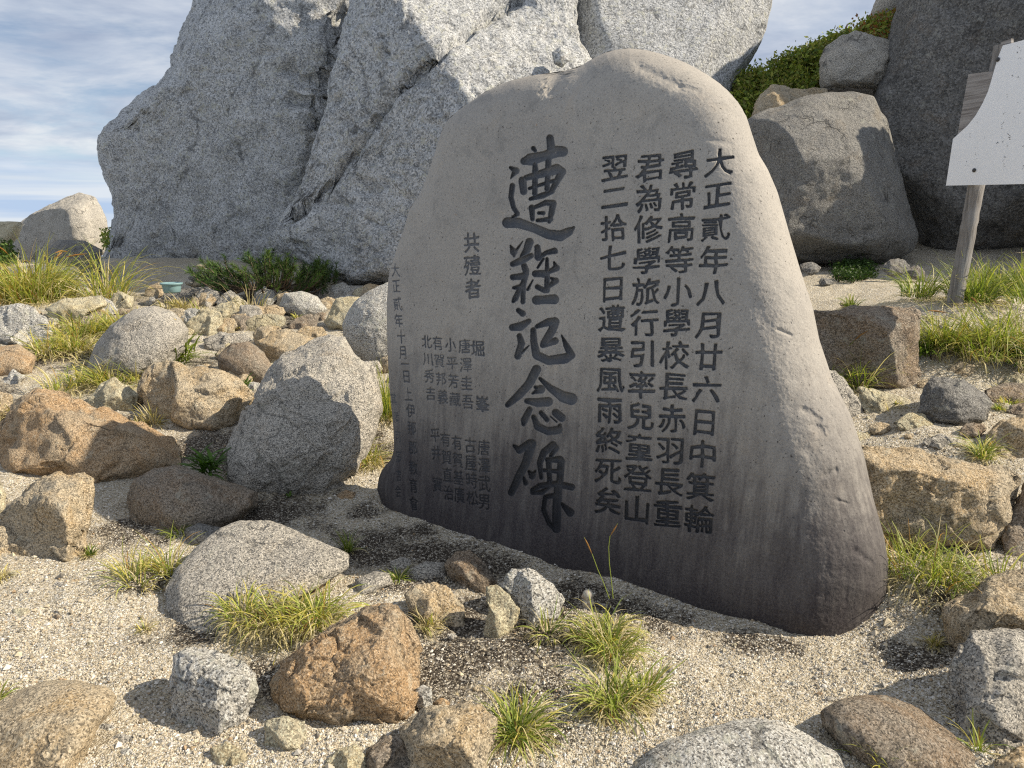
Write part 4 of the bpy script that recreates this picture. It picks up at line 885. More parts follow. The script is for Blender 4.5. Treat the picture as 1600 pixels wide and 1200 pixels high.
def blades(rng, base, n, H, Rb, reach, mix, wid=(.0018, .0036), dead=0.25, bias=None):
    """arching ribbons; returns V, F, colours"""
    az = rng.uniform(0, 2 * np.pi, n); rb = Rb * np.sqrt(rng.uniform(0, 1, n))
    B = np.stack([rb * np.cos(az), rb * np.sin(az), np.zeros(n)], -1)
    az = az + rng.normal(0, .7, n)
    L = H * rng.uniform(.55, 1.45, n); th0 = np.abs(rng.normal(.15, .30, n)) + .35 * rb / max(Rb, 1e-4) * reach; bend = rng.uniform(.5, 2.1, n) * reach
    nd = rng.uniform(size=n) < dead
    th0 = np.where(nd, th0 + .6, th0); bend = np.where(nd, bend + .7, bend); L = np.where(nd, L * .75, L)
    w = rng.uniform(*wid, n); S = 7
    pts = np.zeros((n, S, 3)); pts[:, 0] = B; th = th0.copy(); tw = rng.normal(0, .35, n)
    for s in range(1, S):
        dirv = np.stack([np.sin(th) * np.cos(az), np.sin(th) * np.sin(az), np.cos(th)], -1)
        pts[:, s] = pts[:, s - 1] + dirv * (L / (S - 1))[:, None]; th = np.minimum(th + bend / (S - 1) * (0.4 + 1.2 * s / S), 2.7); az = az + tw / (S - 1)
    side = np.stack([-np.sin(az), np.cos(az), rng.normal(0, .4, n)], -1); side /= np.linalg.norm(side, axis=1, keepdims=True)
    prof = np.array([.8, 1, 1, .9, .7, .45, .08])
    a = pts + side[:, None] * (w[:, None] * prof)[..., None]; b = pts - side[:, None] * (w[:, None] * prof)[..., None]
    V = np.stack([a, b], 2).reshape(-1, 3)
    if bias is not None: V = V + np.array(bias) * (V[:, 2:3] / max(H, 1e-4))
    V[:, 2] = np.maximum(V[:, 2], -.05 - .1 * rng.uniform(size=len(V)) * H)
    k = np.arange(n)[:, None] * 2 * S + 2 * np.arange(S - 1)[None]
    F = np.stack([k, k + 1, k + 3, k + 2], -1).reshape(-1, 4)
    names, pr = MIX[mix]; P = np.array([PAL[x] for x in names])
    ci = rng.choice(len(names), n, p=np.array(pr) / sum(pr)); c = P[ci] * rng.uniform(.75, 1.25, (n, 1))
    c = np.where(nd[:, None], np.array(PAL['straw']) * rng.uniform(.6, 1.1, (n, 1)), c)
    grad = np.linspace(0, 1, S)[None, :, None] * rng.uniform(0, .6, (n, 1, 1))
    cc = c[:, None] * (1 - grad) + np.array(PAL['yellow']) * grad
    cc = np.repeat(cc, 2, 1).reshape(-1, 3)
    return V + base, F, cc


def tuft(label, u, v, hpx, wpx, n, mix='fresh', reach=1.0, d=None, dead=.25, lift=0.0, stalks=0, bias=None, wid=None, cat='grass tuft', name='grass_tuft'):
    rng = np.random.RandomState(int(u * 7 + v) % 99991)
    G = hit(u, v) if d is None else ground_pt(u, v, d)
    G = G + np.array([0, 0, lift]); sc = np.linalg.norm(G - CAM) / FPX
    H = hpx * sc * .90; Rb = wpx * sc * .26; n = int(n * 1.3)
    wd = wid or (max(.0015, .42 * sc), max(.0030, .85 * sc))
    parts = []; nv = 0; ns = max(1, min(6, int(n / 70)))
    for q_ in range(ns):
        off = np.array([rng.normal(0, Rb * .75), rng.normal(0, Rb * .55), 0]) if ns > 1 else np.zeros(3); f_ = rng.uniform(.55, 1.2)
        v_, f2, c_ = blades(rng, G + off, int(n / ns * rng.uniform(.6, 1.4)) + 4, H * f_, Rb * .6, reach * rng.uniform(.8, 1.3), mix, wd, min(.75, dead * rng.uniform(.7, 1.9)), np.array([rng.normal(0, .10), rng.normal(0, .10), 0]) * H)
        parts.append((v_, f2 + nv, c_)); nv += len(v_)
    # matted straw at the base
    v_, f2, c_ = blades(rng, G, max(10, n // 5), H * .45, Rb * 1.5, 1.5, 'dry', wd, .8); parts.append((v_, f2 + nv, c_))
    V, F, c = np.vstack([p[0] for p in parts]), np.vstack([p[1] for p in parts]), np.vstack([p[2] for p in parts])
    root = mesh_obj(name, V, F, MG, origin=G, colors=c); tag(root, label, cat)
    for s in range(stalks):
        # a flowering stem: thin tube with a drooping rust-coloured spike
        az, ln = rng.uniform(0, 6.28), H * rng.uniform(1.1, 1.7)
        P = []; p = np.array([rng.normal(0, Rb * .5), rng.normal(0, Rb * .5), 0]); th = rng.uniform(.05, .3)
        for q_ in range(9):
            P.append(p.copy()); p = p + np.array([math.sin(th) * math.cos(az), math.sin(th) * math.sin(az), math.cos(th)]) * ln / 8; th += rng.uniform(.05, .28)
        stem(root, P, max(.0011, .4 * sc), sc)
    return root


def tube(P, r, k=5):
    P = np.asarray(P, float); r = np.broadcast_to(np.asarray(r, float), (len(P),)); V = []; T_ = np.gradient(P, axis=0)
    for p, t, rr in zip(P, T_, r):
        t = t / np.linalg.norm(t); a = np.cross(t, [0.3, 1, .1]); a /= np.linalg.norm(a); b = np.cross(t, a)
        V += [p + rr * (math.cos(x) * a + math.sin(x) * b) for x in np.arange(k) * 2 * np.pi / k]
    F = [(i * k + j, i * k + (j + 1) % k, (i + 1) * k + (j + 1) % k, (i + 1) * k + j) for i in range(len(P) - 1) for j in range(k)]
    return np.array(V), np.array(F)


def stem(root, P, r, sc, tipcol=PAL['rust']):
    V, F = tube(P, np.linspace(r, r * .6, len(P)), 4)
    mesh_obj('flower_stalk', V, F, MG, root, colors=np.tile(np.array(PAL['lime']), (len(V), 1)))
    Q = np.array(P[-3:]); Q = np.vstack([Q[0], Q[:2].mean(0), Q[1], Q[1:].mean(0), Q[2]])
    V, F = tube(Q, np.array([.4, 1.6, 2.0, 1.5, .2]) * max(.0014, .55 * sc), 6)
    mesh_obj('seed_head', V, F, MG, root, colors=np.tile(np.array(tipcol), (len(V), 1)) * np.random.RandomState(1).uniform(.6, 1.4, (len(V), 1)))


tuft('tall golden-green grass clump at the left edge before the skyline boulders', 70, 470, 75, 190, 900, 'gold', .95, dead=.12, stalks=5)
tuft('yellow-green grass clump behind the rounded grey boulder', 190, 520, 48, 130, 600, 'gold', .9, dead=.15)
tuft('wispy grass between the low rusty rock and the cream-coloured small rock', 150, 605, 50, 110, 260, 'gold', 1.0, dead=.3)
tuft('dry straw-coloured turf left of the rounded grey boulder', 105, 555, 22, 150, 380, 'dry', 1.0, dead=.4)
tuft('dry grass fringe at the left edge below the tall clump', 40, 520, 20, 100, 200, 'dry', 1.0, dead=.4)
tuft('grass fringe below the cream-coloured small rock', 205, 662, 26, 60, 130, 'dry', 1.0, dead=.3)
tuft('grass growing between the memorial stone and the pyramid boulder', 598, 655, 80, 60, 260, 'fresh', .8, dead=.15)
tuft('straw-yellow grass at the right foot of the pyramid boulder', 578, 722, 48, 90, 300, 'gold', 1.0, dead=.4)
tuft('green-gold grass spilling over the dry turf at far left', 95, 545, 40, 110, 320, 'gold', 1.0, dead=.25)
tuft('grass between rounded grey boulder and the cream-coloured small rock', 190, 600, 40, 90, 260, 'gold', 1.0, dead=.2)
tuft('grass fringe in front of the flat pale slab at left', 130, 512, 26, 110, 260, 'gold', 1.0, dead=.3)
tuft('thin grass at the left edge above the rusty boulder', 20, 650, 34, 60, 90, 'dry', 1.0, dead=.3)
tuft('small bright tuft at the left end of the flat grey rock', 238, 915, 58, 82, 230, 'gold', 1.0, dead=.2)
tuft('faint dry wisp on the sand left of the flat grey rock', 228, 985, 26, 50, 60, 'dry', 1.0, dead=.5)
tuft('thick green-gold tuft hanging over the gap beside the orange-brown boulder', 430, 985, 62, 185, 760, 'gold', 1.3, dead=.45, lift=.06)
tuft('big pale-green tuft before the memorial stone with two tall flower stalks', 952, 1012, 58, 150, 560, 'fresh', 1.3, dead=.45, lift=.03)
tuft('loose tuft below the two-stalked tuft near the bottom edge', 965, 1110, 72, 130, 340, 'fresh', 1.2, dead=.45, lift=.02)
tuft('narrow tuft right of the grey-tan block at the bottom edge', 825, 1150, 72, 100, 260, 'fresh', 1.15, dead=.4)
tuft('long-bladed grass clump at the right foot of the memorial stone', 1475, 915, 85, 200, 520, 'fresh', 1.05, dead=.22)
tuft('grass clump in front of the box-shaped rock', 1318, 600, 65, 105, 420, 'fresh', 1.0, dead=.15, stalks=4)
tuft('broad sunlit grass bank at the right edge below the white board', 1560, 555, 85, 190, 900, 'fresh', 1.05, dead=.2, stalks=6)
tuft('sunlit grass bank left of the broad bank, above the mound-like rock', 1490, 545, 55, 100, 420, 'fresh', 1.1, dead=.2)
tuft('shaded grass around the foot of the sign post', 1505, 470, 60, 140, 600, 'shade', .9, dead=.1)
tuft('shaded grass between post and dark crag', 1570, 462, 60, 120, 420, 'shade', .9, dead=.1)
tuft('sparse dark weed on shaded sand behind the box-shaped rock', 1330, 482, 22, 40, 70, 'shade', .8)
tuft('small green tuft at the back of the ledge block', 1530, 712, 38, 60, 150, 'fresh', .95)
tuft('short yellowish turf right of the mound-like rock', 1575, 625, 16, 90, 220, 'gold', 1.0)
tuft('tiny green sprig on the yellowish slab', 1412, 632, 13, 42, 110, 'gold', 1.0)
tuft('small sprig beside the grey-tan rock at right', 1560, 640, 14, 36, 80, 'fresh', 1.0)
tuft('dry stalks around the rounded tan and grey rock', 660, 985, 40, 70, 120, 'dry', 1.1, dead=.5)
tuft('small tuft on the shaded gravel left of the memorial stone', 545, 862, 34, 34, 50, 'shade', .9)
tuft('little weed between flat grey stone and rounded tan rock', 622, 908, 20, 44, 70, 'shade', 1.0)
tuft('sparse tuft at the bottom edge before the brown-grey boulder', 1385, 1205, 75, 130, 60, 'gold', 1.1, dead=.1)
tuft('green tuft cut by the left edge above the smooth tan boulder', -8, 1100, 48, 60, 90, 'fresh', 1.0)
tuft('dry tuft in the shade at right of the memorial stone', 1460, 1008, 24, 42, 80, 'dry', .9)
tuft('thin blades in the lower right corner', 1528, 1180, 60, 30, 22, 'fresh', .8)
tuft('shaded weeds above the flat grey rock', 275, 838, 26, 60, 110, 'shade', 1.0)
tuft('little green weed at the right foot of the split rock', 140, 868, 26, 30, 60, 'shade', 1.0)
tuft('dry stalks behind the cream rock by the blue bowl', 395, 490, 45, 150, 26, 'dry', .6, dead=0)
tuft('brown dead grass hanging under the bowl shelf', 290, 482, 22, 80, 220, 'dry', 1.0, dead=.5)
tuft('dry turf among stones left of the pyramid boulder', 470, 545, 14, 80, 120, 'dry', 1.0)
tuft('small bright sprig in front of the dome-topped rock', 465, 500, 10, 20, 50, 'gold', 1.0)
tuft('pale turf below the smooth yellow stone', 385, 515, 14, 60, 140, 'gold', 1.0)
for u, v, lab in [(0, 905, 'dry blades at the left edge below the split rock')]:
    tuft(lab, u, v, 40, 40, 40, 'dry', 1.1)

# two tall flower stalks of the tuft before the stone
tf = [o for o in COL.objects if o.get('label', '').startswith('big pale-green tuft')][0]
Gt = np.array(tf.location)
for pts in ([(958, 935), (955, 905), (952, 880), (951, 855), (953, 838), (959, 828), (965, 818)], [(952, 935), (942, 908), (934, 890), (926, 868), (918, 850), (913, 840)]):
    P = []
    for (u, v) in pts:
        r = rays(u, v); n = np.array([0, 1.0, 0]); t = ((Gt - CAM) @ n) / (r @ n); P.append(CAM + r * t - Gt)
    stem(tf, [np.array(p) for p in P], .0016, .0022)


def leafy(label, u, v, hpx, n, col, wide=.009, lift=0, flower=False, name='leafy_plant', d=None, spread=.18):
    rng = np.random.RandomState(int(u + v)); G = (hit(u, v) if d is None else ground_pt(u, v, d)) + np.array([0, 0, lift]); sc = np.linalg.norm(G - CAM) / FPX; H = hpx * sc
    Vs, Fs, Cs = [], [], []; nv = 0
    for s in range(n):
        az, th = rng.uniform(0, 6.28), rng.uniform(.2, 1.2); L = H * rng.uniform(.5, 1.0)
        p0 = np.array([rng.normal(0, H * spread), rng.normal(0, H * spread), rng.uniform(0, H * .4)])
        side = np.array([-math.sin(az), math.cos(az), 0]); pts = []; p = p0
        prof = [.15, .8, 1, .75, .05]
        for k in range(5):
            pts += [p + side * wide * prof[k], p + np.array([0, 0, -.25 * wide * prof[k]]), p - side * wide * prof[k]]
            p = p + np.array([math.sin(th) * math.cos(az), math.sin(th) * math.sin(az), math.cos(th)]) * L / 4; th += .25
        Vs.append(np.array(pts)); Fs += [(nv + 3 * k + j, nv + 3 * k + j + 1, nv + 3 * k + j + 4, nv + 3 * k + j + 3) for k in range(4) for j in (0, 1)]
        Cs.append(np.tile(np.array(col) * rng.uniform(.7, 1.35), (15, 1))); nv += 15
    root = mesh_obj(name, np.vstack(Vs) + G, np.array(Fs), ML, origin=G, colors=np.vstack(Cs)); tag(root, label, 'plant')
    if flower:
        for s, (du, dv) in enumerate([(0, 0), (5, 3), (-6, 8), (2, 9)]):
            top = np.array([(du - 6) * sc, 0, H * 1.25 - dv * sc]); b0 = np.array([0, 0, .1 * H])
            V, F = tube([b0, b0 * .5 + top * .5 + np.array([.01, 0, 0]), top], [.003, .0025, .002], 5)
            mesh_obj('stem', V, F, ML, root, colors=np.tile(np.array(PAL['green']), (len(V), 1)))
            S, Fi = ico(2); rr = np.random.RandomState(s).uniform(.7, 1.3, (len(S), 1))
            mesh_obj('flower', S * rr * .016 + top, Fi, ML, root, smooth=False, colors=np.tile(np.array((.75, .52, .02)), (len(S), 1)))
    return root


leafy('dark green lance-leaved plant in the hollow by the pyramid boulder', 325, 752, 46, 60, (.07, .14, .02), .011, lift=.03)
leafy('plant with small yellow flowers beside the rounded grey boulder', 280, 572, 55, 110, (.17, .22, .03), .008, flower=True, name='flowering_plant')
leafy('small leafy weed on the right shoulder of the two-faced rock', 378, 640, 26, 40, (.10, .17, .025), .009, lift=.12)
leafy('seedling at the lower edge of the pyramid boulder', 452, 778, 10, 10, (.10, .18, .03), .006)
leafy('cushion of low green leaves right of the box-shaped rock', 1440, 560, 30, 60, (.14, .22, .03), .008)
leafy('leafy weed at the right edge beneath the grass bank', 1590, 570, 40, 60, (.09, .15, .025), .012)


def clumps(rng, C, n, size, col, jit=.3):
    """many small leaf-sized quads around given clump centres"""
    idx = rng.randint(len(C), size=n); p = C[idx][:, :3] + rng.normal(0, 1, (n, 3)) * C[idx][:, 3:4] * .55
    a = rng.normal(size=(n, 3)); a /= np.linalg.norm(a, axis=1, keepdims=True); b = np.cross(a, rng.normal(size=(n, 3))); b /= np.linalg.norm(b, axis=1, keepdims=True)
    s = size * rng.uniform(.6, 1.4, (n, 1)); V = np.stack([p - a * s, p + b * s * .45, p + a * s, p - b * s * .45], 1).reshape(-1, 3)
    F = np.arange(4 * n).reshape(-1, 4); ct = np.array(col)[rng.randint(len(col), size=n)] * rng.uniform(1 - jit, 1 + jit, (n, 1))
    return V, F, np.repeat(ct, 4, 0)


MB_, kb, bb = principled('bark', (.12, .09, .065), .9)
# dwarf pine at the foot of the crag
def pine():
    rng = np.random.RandomState(5); G = ground_pt(420, 452, 8.75); sc = 8.75 / FPX
    root = empty('dwarf_pine', G, 'dark green dwarf pine sprawling at the foot of the pale crag', 'shrub')
    Vn, Fn, Cn, Vb, Fb_ = [], [], [], [], []; nb = 0; k = 0
    for t in range(120):
        x = rng.uniform(-95, 100) * sc; zt = rng.uniform(.15, 1) * (46 - .18 * abs(x / sc + 10)) * sc; y = rng.uniform(-.35, .25)
        tip = np.array([x, y, zt]); az = rng.uniform(-.9, .9); dirv = np.array([math.sin(az) * .8 + np.sign(x) * .35 - .2, -.2, rng.uniform(.25, .9)]); dirv /= np.linalg.norm(dirv)
        base = np.array([x * .45, y * .4, 0.02]); mid = base * .4 + tip * .6 - np.array([0, 0, .07])
        V, F = tube([base, mid, tip, tip + dirv * .12], [.012, .009, .006, .003], 5); Vb.append(V); Fb_.append(F + nb); nb += len(V)
        m = 90; s_ = rng.uniform(0, 1, m); p = tip - dirv * .10 + dirv[None] * (s_ * .26)[:, None]
        rad_ = rng.normal(size=(m, 3)); rad_ -= (rad_ @ dirv)[:, None] * dirv; rad_ /= np.linalg.norm(rad_, axis=1, keepdims=True)
        nd = dirv[None] * .8 + rad_ * .75; nd /= np.linalg.norm(nd, axis=1, keepdims=True); L = rng.uniform(.05, .085, (m, 1))
        sd2 = np.cross(nd, rng.normal(size=(m, 3))); sd2 /= np.linalg.norm(sd2, axis=1, keepdims=True)
        V = np.stack([p - sd2 * .0035, p + sd2 * .0035, p + nd * L], 1).reshape(-1, 3); Vn.append(V); Fn.append(np.arange(3 * m).reshape(-1, 3) + k); k += 3 * m
        Cn.append(np.tile(np.array([(.055, .105, .022), (.085, .14, .028), (.04, .08, .02)][rng.randint(3)]) * rng.uniform(.8, 1.3), (3 * m, 1)))
    mesh_obj('branch', np.vstack(Vb), np.vstack(Fb_), MB_, root)
    mesh_obj('foliage', np.vstack(Vn), np.vstack(Fn), MN, root, smooth=False, colors=np.vstack(Cn))
pine()


def slope_shrub(name, label, poly, d, n, size, cols, depth=.5, seed=1):
    """shrubs that hug a slope: leaf clumps through the volume under a traced outline, on a dark woody bed"""
    rng = np.random.RandomState(seed); P = np.asarray(poly, float); C = []
    x0, y0 = P.min(0); x1, y1 = P.max(0)
    while len(C) < 220:
        u, v = rng.uniform(x0, x1), rng.uniform(y0, y1); ins = False; j = len(P) - 1
        for i in range(len(P)):
            if (P[i, 1] > v) != (P[j, 1] > v) and u < (P[j, 0] - P[i, 0]) * (v - P[i, 1]) / (P[j, 1] - P[i, 1]) + P[i, 0]: ins = not ins
            j = i
        if ins:
            dd = d + (y1 - v) / (y1 - y0) * 1.2 + rng.uniform(0, depth); C.append((*ground_pt(u, v, dd), rng.uniform(.6, 1.3) * size * 3.2))
    C = np.array(C); G = C[:, :3].mean(0)
    root = empty(name, G, label, 'shrub')
    V, F, c = clumps(rng, C, n, size, cols); mesh_obj('foliage', V, F, ML, root, smooth=False, origin=G, colors=c)
    Vb, Fb_, nb = [], [], 0
    for q_ in C[::3]:
        p = q_[:3]; b0 = p - np.array([rng.normal(0, .08), rng.normal(0, .1) - .15, .3]); V, F = tube([b0, .5 * (b0 + p) + np.array([.03, 0, 0]), p], [.012, .009, .004], 4); Vb.append(V); Fb_.append(F + nb); nb += len(V)
    mesh_obj('branch', np.vstack(Vb), np.vstack(Fb_), MB_, root, origin=G)
    return root


GREENS = [(.20, .26, .045), (.30, .36, .06), (.11, .17, .03), (.38, .38, .08), (.22, .21, .06)]
rock('hillside', None, [(1120, 260), (1142, 140), (1180, 118), (1230, 104), (1280, 82), (1320, 62), (1400, 50), (1440, 60), (1440, 200), (1300, 230)], 'brown', None, sub=5, tilt=45, T=.2, d=10.6, gc=(1260, 225), seed=900, style='round', extend=0)['kind'] = 'structure'
slope_shrub('creeping_shrub', 'green low shrubs carpeting the slope between crag and block-shaped boulder', [(1140, 185), (1148, 128), (1178, 108), (1220, 96), (1262, 76), (1290, 64), (1292, 130), (1250, 150), (1205, 145), (1170, 190)], 10.0, 11000, .030, GREENS, seed=2)
slope_shrub('low_shrub', 'red-tinged low shrub on top of the block-shaped boulder', [(1336, 52), (1346, 38), (1372, 30), (1404, 24), (1404, 62), (1380, 66), (1352, 58)], 9.9, 3200, .032, GREENS + [(.30, .12, .04), (.26, .15, .04)], seed=3)
slope_shrub('low_shrub', 'thin green shrubs along the ridge top left of the block-shaped boulder', [(1230, 95), (1270, 72), (1310, 55), (1330, 50), (1330, 62), (1300, 70), (1260, 90)], 10.8, 1800, .03, GREENS, seed=4)
slope_shrub('moss_cushion', 'dark green moss cushion under the squat boulder', [(1300, 418), (1320, 408), (1350, 406), (1368, 414), (1366, 430), (1330, 436), (1306, 430)], 6.9, 3500, .014, [(.03, .065, .012), (.045, .085, .015)], depth=.15, seed=5)
slope_shrub('low_shrub', 'thin green strip of shrub on the skyline left of the great crag', [(166, 366), (178, 360), (180, 372), (170, 390)], 12.2, 500, .035, GREENS, seed=6)
slope_shrub('low_shrub', 'dark green shrub at the left edge below the skyline boulders', [(-20, 385), (8, 380), (22, 395), (10, 412), (-20, 415)], 10.9, 900, .035, [(.06, .10, .02), (.08, .13, .025)], seed=7)

# ------------------------------------------------------------------ sign
def sign():
    G = hit(1489, 476); G[2] = ground_z(G[0], G[1])
    ang = rad(20); hv = np.array([-math.sin(ang), math.cos(ang), 0]); nv = np.array([-math.cos(ang), -math.sin(ang), 0])    # along the board (away from us) and its face
    root = empty('notice_board', G, 'white weathered board with a curved cut corner on a grey wooden post', 'sign board')
    front = G + nv * .052

    def on(u, v, off=0.0):
        r = rays(u, v); Q = front + nv * off; return CAM + r * (((Q - CAM) @ nv) / (r @ nv))
    def plate(name, px, off, thick, mat):
        a = np.array([on(u, v, off) for u, v in px]); b = a - nv * thick; n = len(a)
        bm = bmesh.new(); fa = [bm.verts.new(p - G) for p in a]; ba = [bm.verts.new(p - G) for p in b]
        bm.faces.new(fa); bm.faces.new(ba[::-1])
        for i in range(n): bm.faces.new((fa[i], ba[i], ba[(i + 1) % n], fa[(i + 1) % n]))
        bmesh.ops.recalc_face_normals(bm, faces=bm.faces)
        me = bpy.data.meshes.new(name); bm.to_mesh(me); bm.free(); me.materials.append(mat)
        o = bpy.data.objects.new(name, me); COL.objects.link(o); o.parent = root; return o
    mw, k, b = principled('white_board_paint', None, .45, .4)
    t = k.n('ShaderNodeTexCoord').outputs['Object']
    k.link(k.mix(k.ramp(k.noise(t, 6, 5, .6), [(.4, 0), (.8, .5)]), (.84, .84, .84), (.77, .77, .76)), b.inputs['Base Color'])
    wood, k, b = principled('weathered_wood', None, .85, .2)
    t = k.n('ShaderNodeTexCoord').outputs['Object']
    gr = k.n('ShaderNodeMapping', ins={0: t, 'Scale': (40, 40, 2.2)}).outputs[0]
    gn = k.noise(gr, 1.6, 6, .65, .5)
    k.link(k.mix(k.ramp(k.noise(t, 5, 4, .6), [(.4, 0), (.7, .6)]), k.ramp(gn, [(.3, (.10, .095, .09)), (.5, (.24, .23, .22)), (.72, (.36, .35, .34))]), (.20, .17, .14)), b.inputs['Base Color'])
    k.link(k.n('ShaderNodeBump', ins={'Strength': .8, 'Distance': 1.0, 'Height': k.math('MULTIPLY', gn, .006)}).outputs[0], b.inputs['Normal'])
    wood2, k, b = principled('weathered_plank', None, .85, .2)
    t = k.n('ShaderNodeTexCoord').outputs['Object']
    gn = k.noise(k.n('ShaderNodeMapping', ins={0: t, 'Scale': (2.5, 2.5, 45)}).outputs[0], 1.5, 6, .65, .6)
    k.link(k.ramp(gn, [(.3, (.12, .105, .095)), (.5, (.27, .25, .235)), (.72, (.38, .36, .34))]), b.inputs['Base Color'])
    ink, k, b = principled('faded_ink', (.05, .05, .055), .8)
    steel, k, b = principled('dark_bolt', (.035, .033, .032), .45, .5)
    plate('board', [(1478, 290), (1489, 217), (1500, 207), (1512, 196), (1524, 181), (1535, 162), (1544, 142), (1550, 122), (1555, 104), (1560, 88), (1567, 71), (1640, 52), (1760, 22), (1770, 284)], 0, .006, mw)
    plate('plank', [(1494, 222), (1513, 116), (1575, 108), (1600, 60), (1700, 45), (1700, 250), (1560, 258)], -.012, .018, wood2)
    plate('plank', [(1558, 118), (1564, 66), (1580, 60), (1580, 120)], -.009, .02, wood2)
    # post: square timber with softened edges, slightly checked
    w = .040; n = 40; V = []; F = []; rg = np.random.RandomState(2)
    ctr = G - nv * .0
    shp = [(1, .8), (.8, 1), (-.8, 1), (-1, .8), (-1, -.8), (-.8, -1), (.8, -1), (1, -.8)]
    for i in range(n + 1):
        z = -.15 + 1.75 * i / n; j = .0016 * rg.normal(size=2)
        for a_, b_ in shp: V.append(hv * (a_ * w + j[0]) + nv * (b_ * w * .85 + j[1] - .012) + np.array([0, 0, z]) + hv * (-.075 * z))
    for i in range(n):
        for q_ in range(8): F.append((i * 8 + q_, i * 8 + (q_ + 1) % 8, (i + 1) * 8 + (q_ + 1) % 8, (i + 1) * 8 + q_))
    mesh_obj('post', np.array(V), np.array(F), wood, root)
    for u, v in [(1522, 266), (1559, 93)]:
        c = on(u, v, .003) - G; S, Fi = ico(3); V = c + S[:, :1] * hv * .013 + S[:, 1:2] * np.array([0, 0, .013]) + S[:, 2:] * nv * .008
        mesh_obj('bolt', V, Fi, steel, root)
    # worn-off writing: broken flecks of ink standing in columns
    rg = np.random.RandomState(9); Vs, Fs, n = [], [], 0
    fl = [(1591, 76, 5), (1589, 82, 5), (1592, 90, 4), (1582, 117, 5), (1591, 120, 4), (1575, 150, 4), (1590, 160, 3), (1568, 178, 4), (1583, 185, 3), (1566, 194, 5), (1565, 200, 4), (1577, 212, 7), (1576, 218, 6), (1559, 223, 6), (1566, 222, 4), (1573, 228, 4), (1570, 245, 5), (1569, 252, 5), (1568, 257, 4), (1525, 239, 4), (1526, 233, 3), (1524, 246, 3), (1516, 213, 4), (1510, 257, 4), (1526, 190, 3), (1598, 228, 5), (1599, 263, 5), (1595, 176, 4), (1542, 240, 2), (1548, 205, 2), (1556, 170, 2), (1535, 215, 2)]
    for cu in range(1612, 1750, 22):
        for q_ in range(14): fl.append((cu + rg.normal(0, 3), rg.uniform(80, 260), rg.uniform(2, 6)))
    for u, v, s in fl:
        for q_ in range(3):
            uu, vv = u + rg.normal(0, 1.4), v + rg.normal(0, 1.6); a_ = rg.uniform(0, 3.14); l_, w_ = s * .24 * rg.uniform(.5, 1.3), s * .08
            pts = [(uu + l_ * math.cos(a_), vv + l_ * math.sin(a_)), (uu - w_ * math.sin(a_), vv + w_ * math.cos(a_)), (uu - l_ * math.cos(a_), vv - l_ * math.sin(a_)), (uu + w_ * math.sin(a_), vv - w_ * math.cos(a_))]
            Vs += [on(x, y, .0015) - G for x, y in pts]; Fs.append((n, n + 1, n + 2, n + 3)); n += 4
    mesh_obj('faded_lettering', np.array(Vs), np.array(Fs), ink, root, smooth=False)
sign()

# ------------------------------------------------------------------ small things
def lathe(prof, k=32):
    V = np.array([(r * math.cos(a), r * math.sin(a), z) for r, z in prof for a in np.arange(k) * 2 * np.pi / k])
    F = [(i * k + j, i * k + (j + 1) % k, (i + 1) * k + (j + 1) % k, (i + 1) * k + j) for i in range(len(prof) - 1) for j in range(k)]
    return V, np.array(F)


bm_, kk, b = principled('turquoise_enamel', (.19, .31, .33), .5, .35)
G = ground_pt(269, 457, 8.35); s = 8.35 / FPX * 1.05
V, F = lathe([(.001, 0), (11 * s, 0), (12 * s, 1.5 * s), (13 * s, 8 * s), (13.5 * s, 11 * s), (16 * s, 12.5 * s), (16 * s, 14.2 * s), (14.5 * s, 14.5 * s), (12.5 * s, 12 * s), (12 * s, 3 * s), (.001, 2 * s)])
tag(mesh_obj('bowl', V + G, F, bm_, origin=G), 'turquoise bowl with a wide rim set down at the foot of the pale crag', 'bowl')


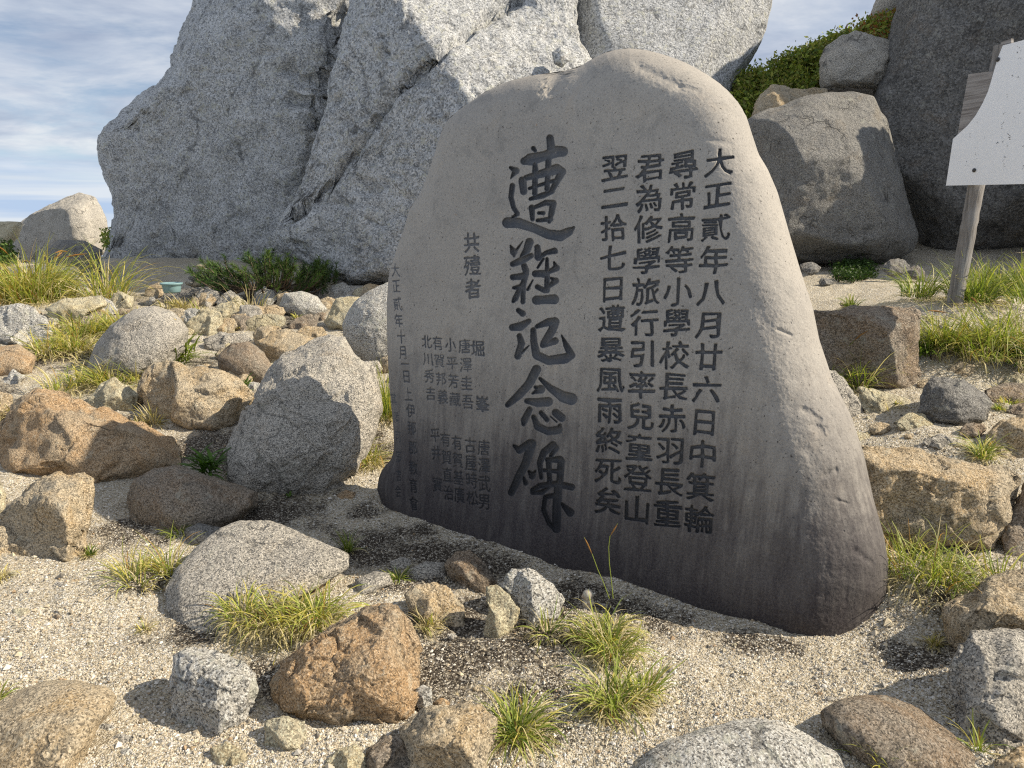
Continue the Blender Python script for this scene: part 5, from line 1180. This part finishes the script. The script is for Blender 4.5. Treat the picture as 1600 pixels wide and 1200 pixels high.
def figurine():
    G = hit(918, 950); sc = np.linalg.norm(G - CAM) / FPX; u = sc
    bm = bmesh.new()
    def ell(c, r, sub=3):
        vv = bmesh.ops.create_icosphere(bm, subdivisions=sub, radius=1.0)['verts']
        for v in vv: v.co = Vector((c[0] + v.co.x * r[0], c[1] + v.co.y * r[1], c[2] + v.co.z * r[2])) * u
    ell((0, 0, 6), (8, 7, 8)); ell((0, 0, 11), (7, 6, 6)); ell((0, -.5, 21.5), (8.2, 8, 8.8)); ell((-8, .3, 19.5), (1.8, 1.8, 3)); ell((8, .3, 19.5), (1.8, 1.8, 3))
    ell((-5, -4.8, 10), (3.2, 2.6, 4.5)); ell((5, -4.8, 10), (3.2, 2.6, 4.5)); ell((0, -7, 12.5), (2.0, 1.6, 3)); ell((-3.5, -4.5, 0.5), (3.8, 4, 2.5)); ell((3.5, -4.5, .5), (3.8, 4, 2.5)); ell((0, -8.2, 19.5), (1.1, 1, 1.3))
    me = bpy.data.meshes.new('stone_figurine'); bm.to_mesh(me); bm.free()
    m, k, b = principled('pale_carved_stone', None, .85, .2); t = k.n('ShaderNodeTexCoord').outputs['Object']
    k.link(k.mix(k.ramp(k.noise(t, 70, 4, .6), [(.35, 0), (.65, 1)]), (.50, .50, .43), (.36, .30, .25)), b.inputs['Base Color'])
    me.materials.append(m); o = bpy.data.objects.new('stone_figurine', me); COL.objects.link(o); o.location = G; o.rotation_euler = (0, 0, .25)
    r = o.modifiers.new('merge', 'REMESH'); r.mode = 'VOXEL'; r.voxel_size = .8 * u; r.use_smooth_shade = True
    dg = bpy.context.evaluated_depsgraph_get(); nm = bpy.data.meshes.new_from_object(o.evaluated_get(dg)); o.modifiers.clear(); o.data = nm
    tag(o, 'tiny pale stone child figurine with hands joined at the foot of the memorial stone', 'figurine')
    md, k, b = principled('incised_line', (.07, .065, .055), .9)
    for x in (-3.2, 3.2):
        S, Fi = ico(2); mesh_obj('eye', (S * np.array([1.6, .45, .35]) + np.array([x, -8.15, 21.5])) * u, Fi, md, o)
    S, Fi = ico(2); mesh_obj('mouth', (S * np.array([1.6, .4, .35]) + np.array([0, -8.25, 17.2])) * u, Fi, md, o)
figurine()
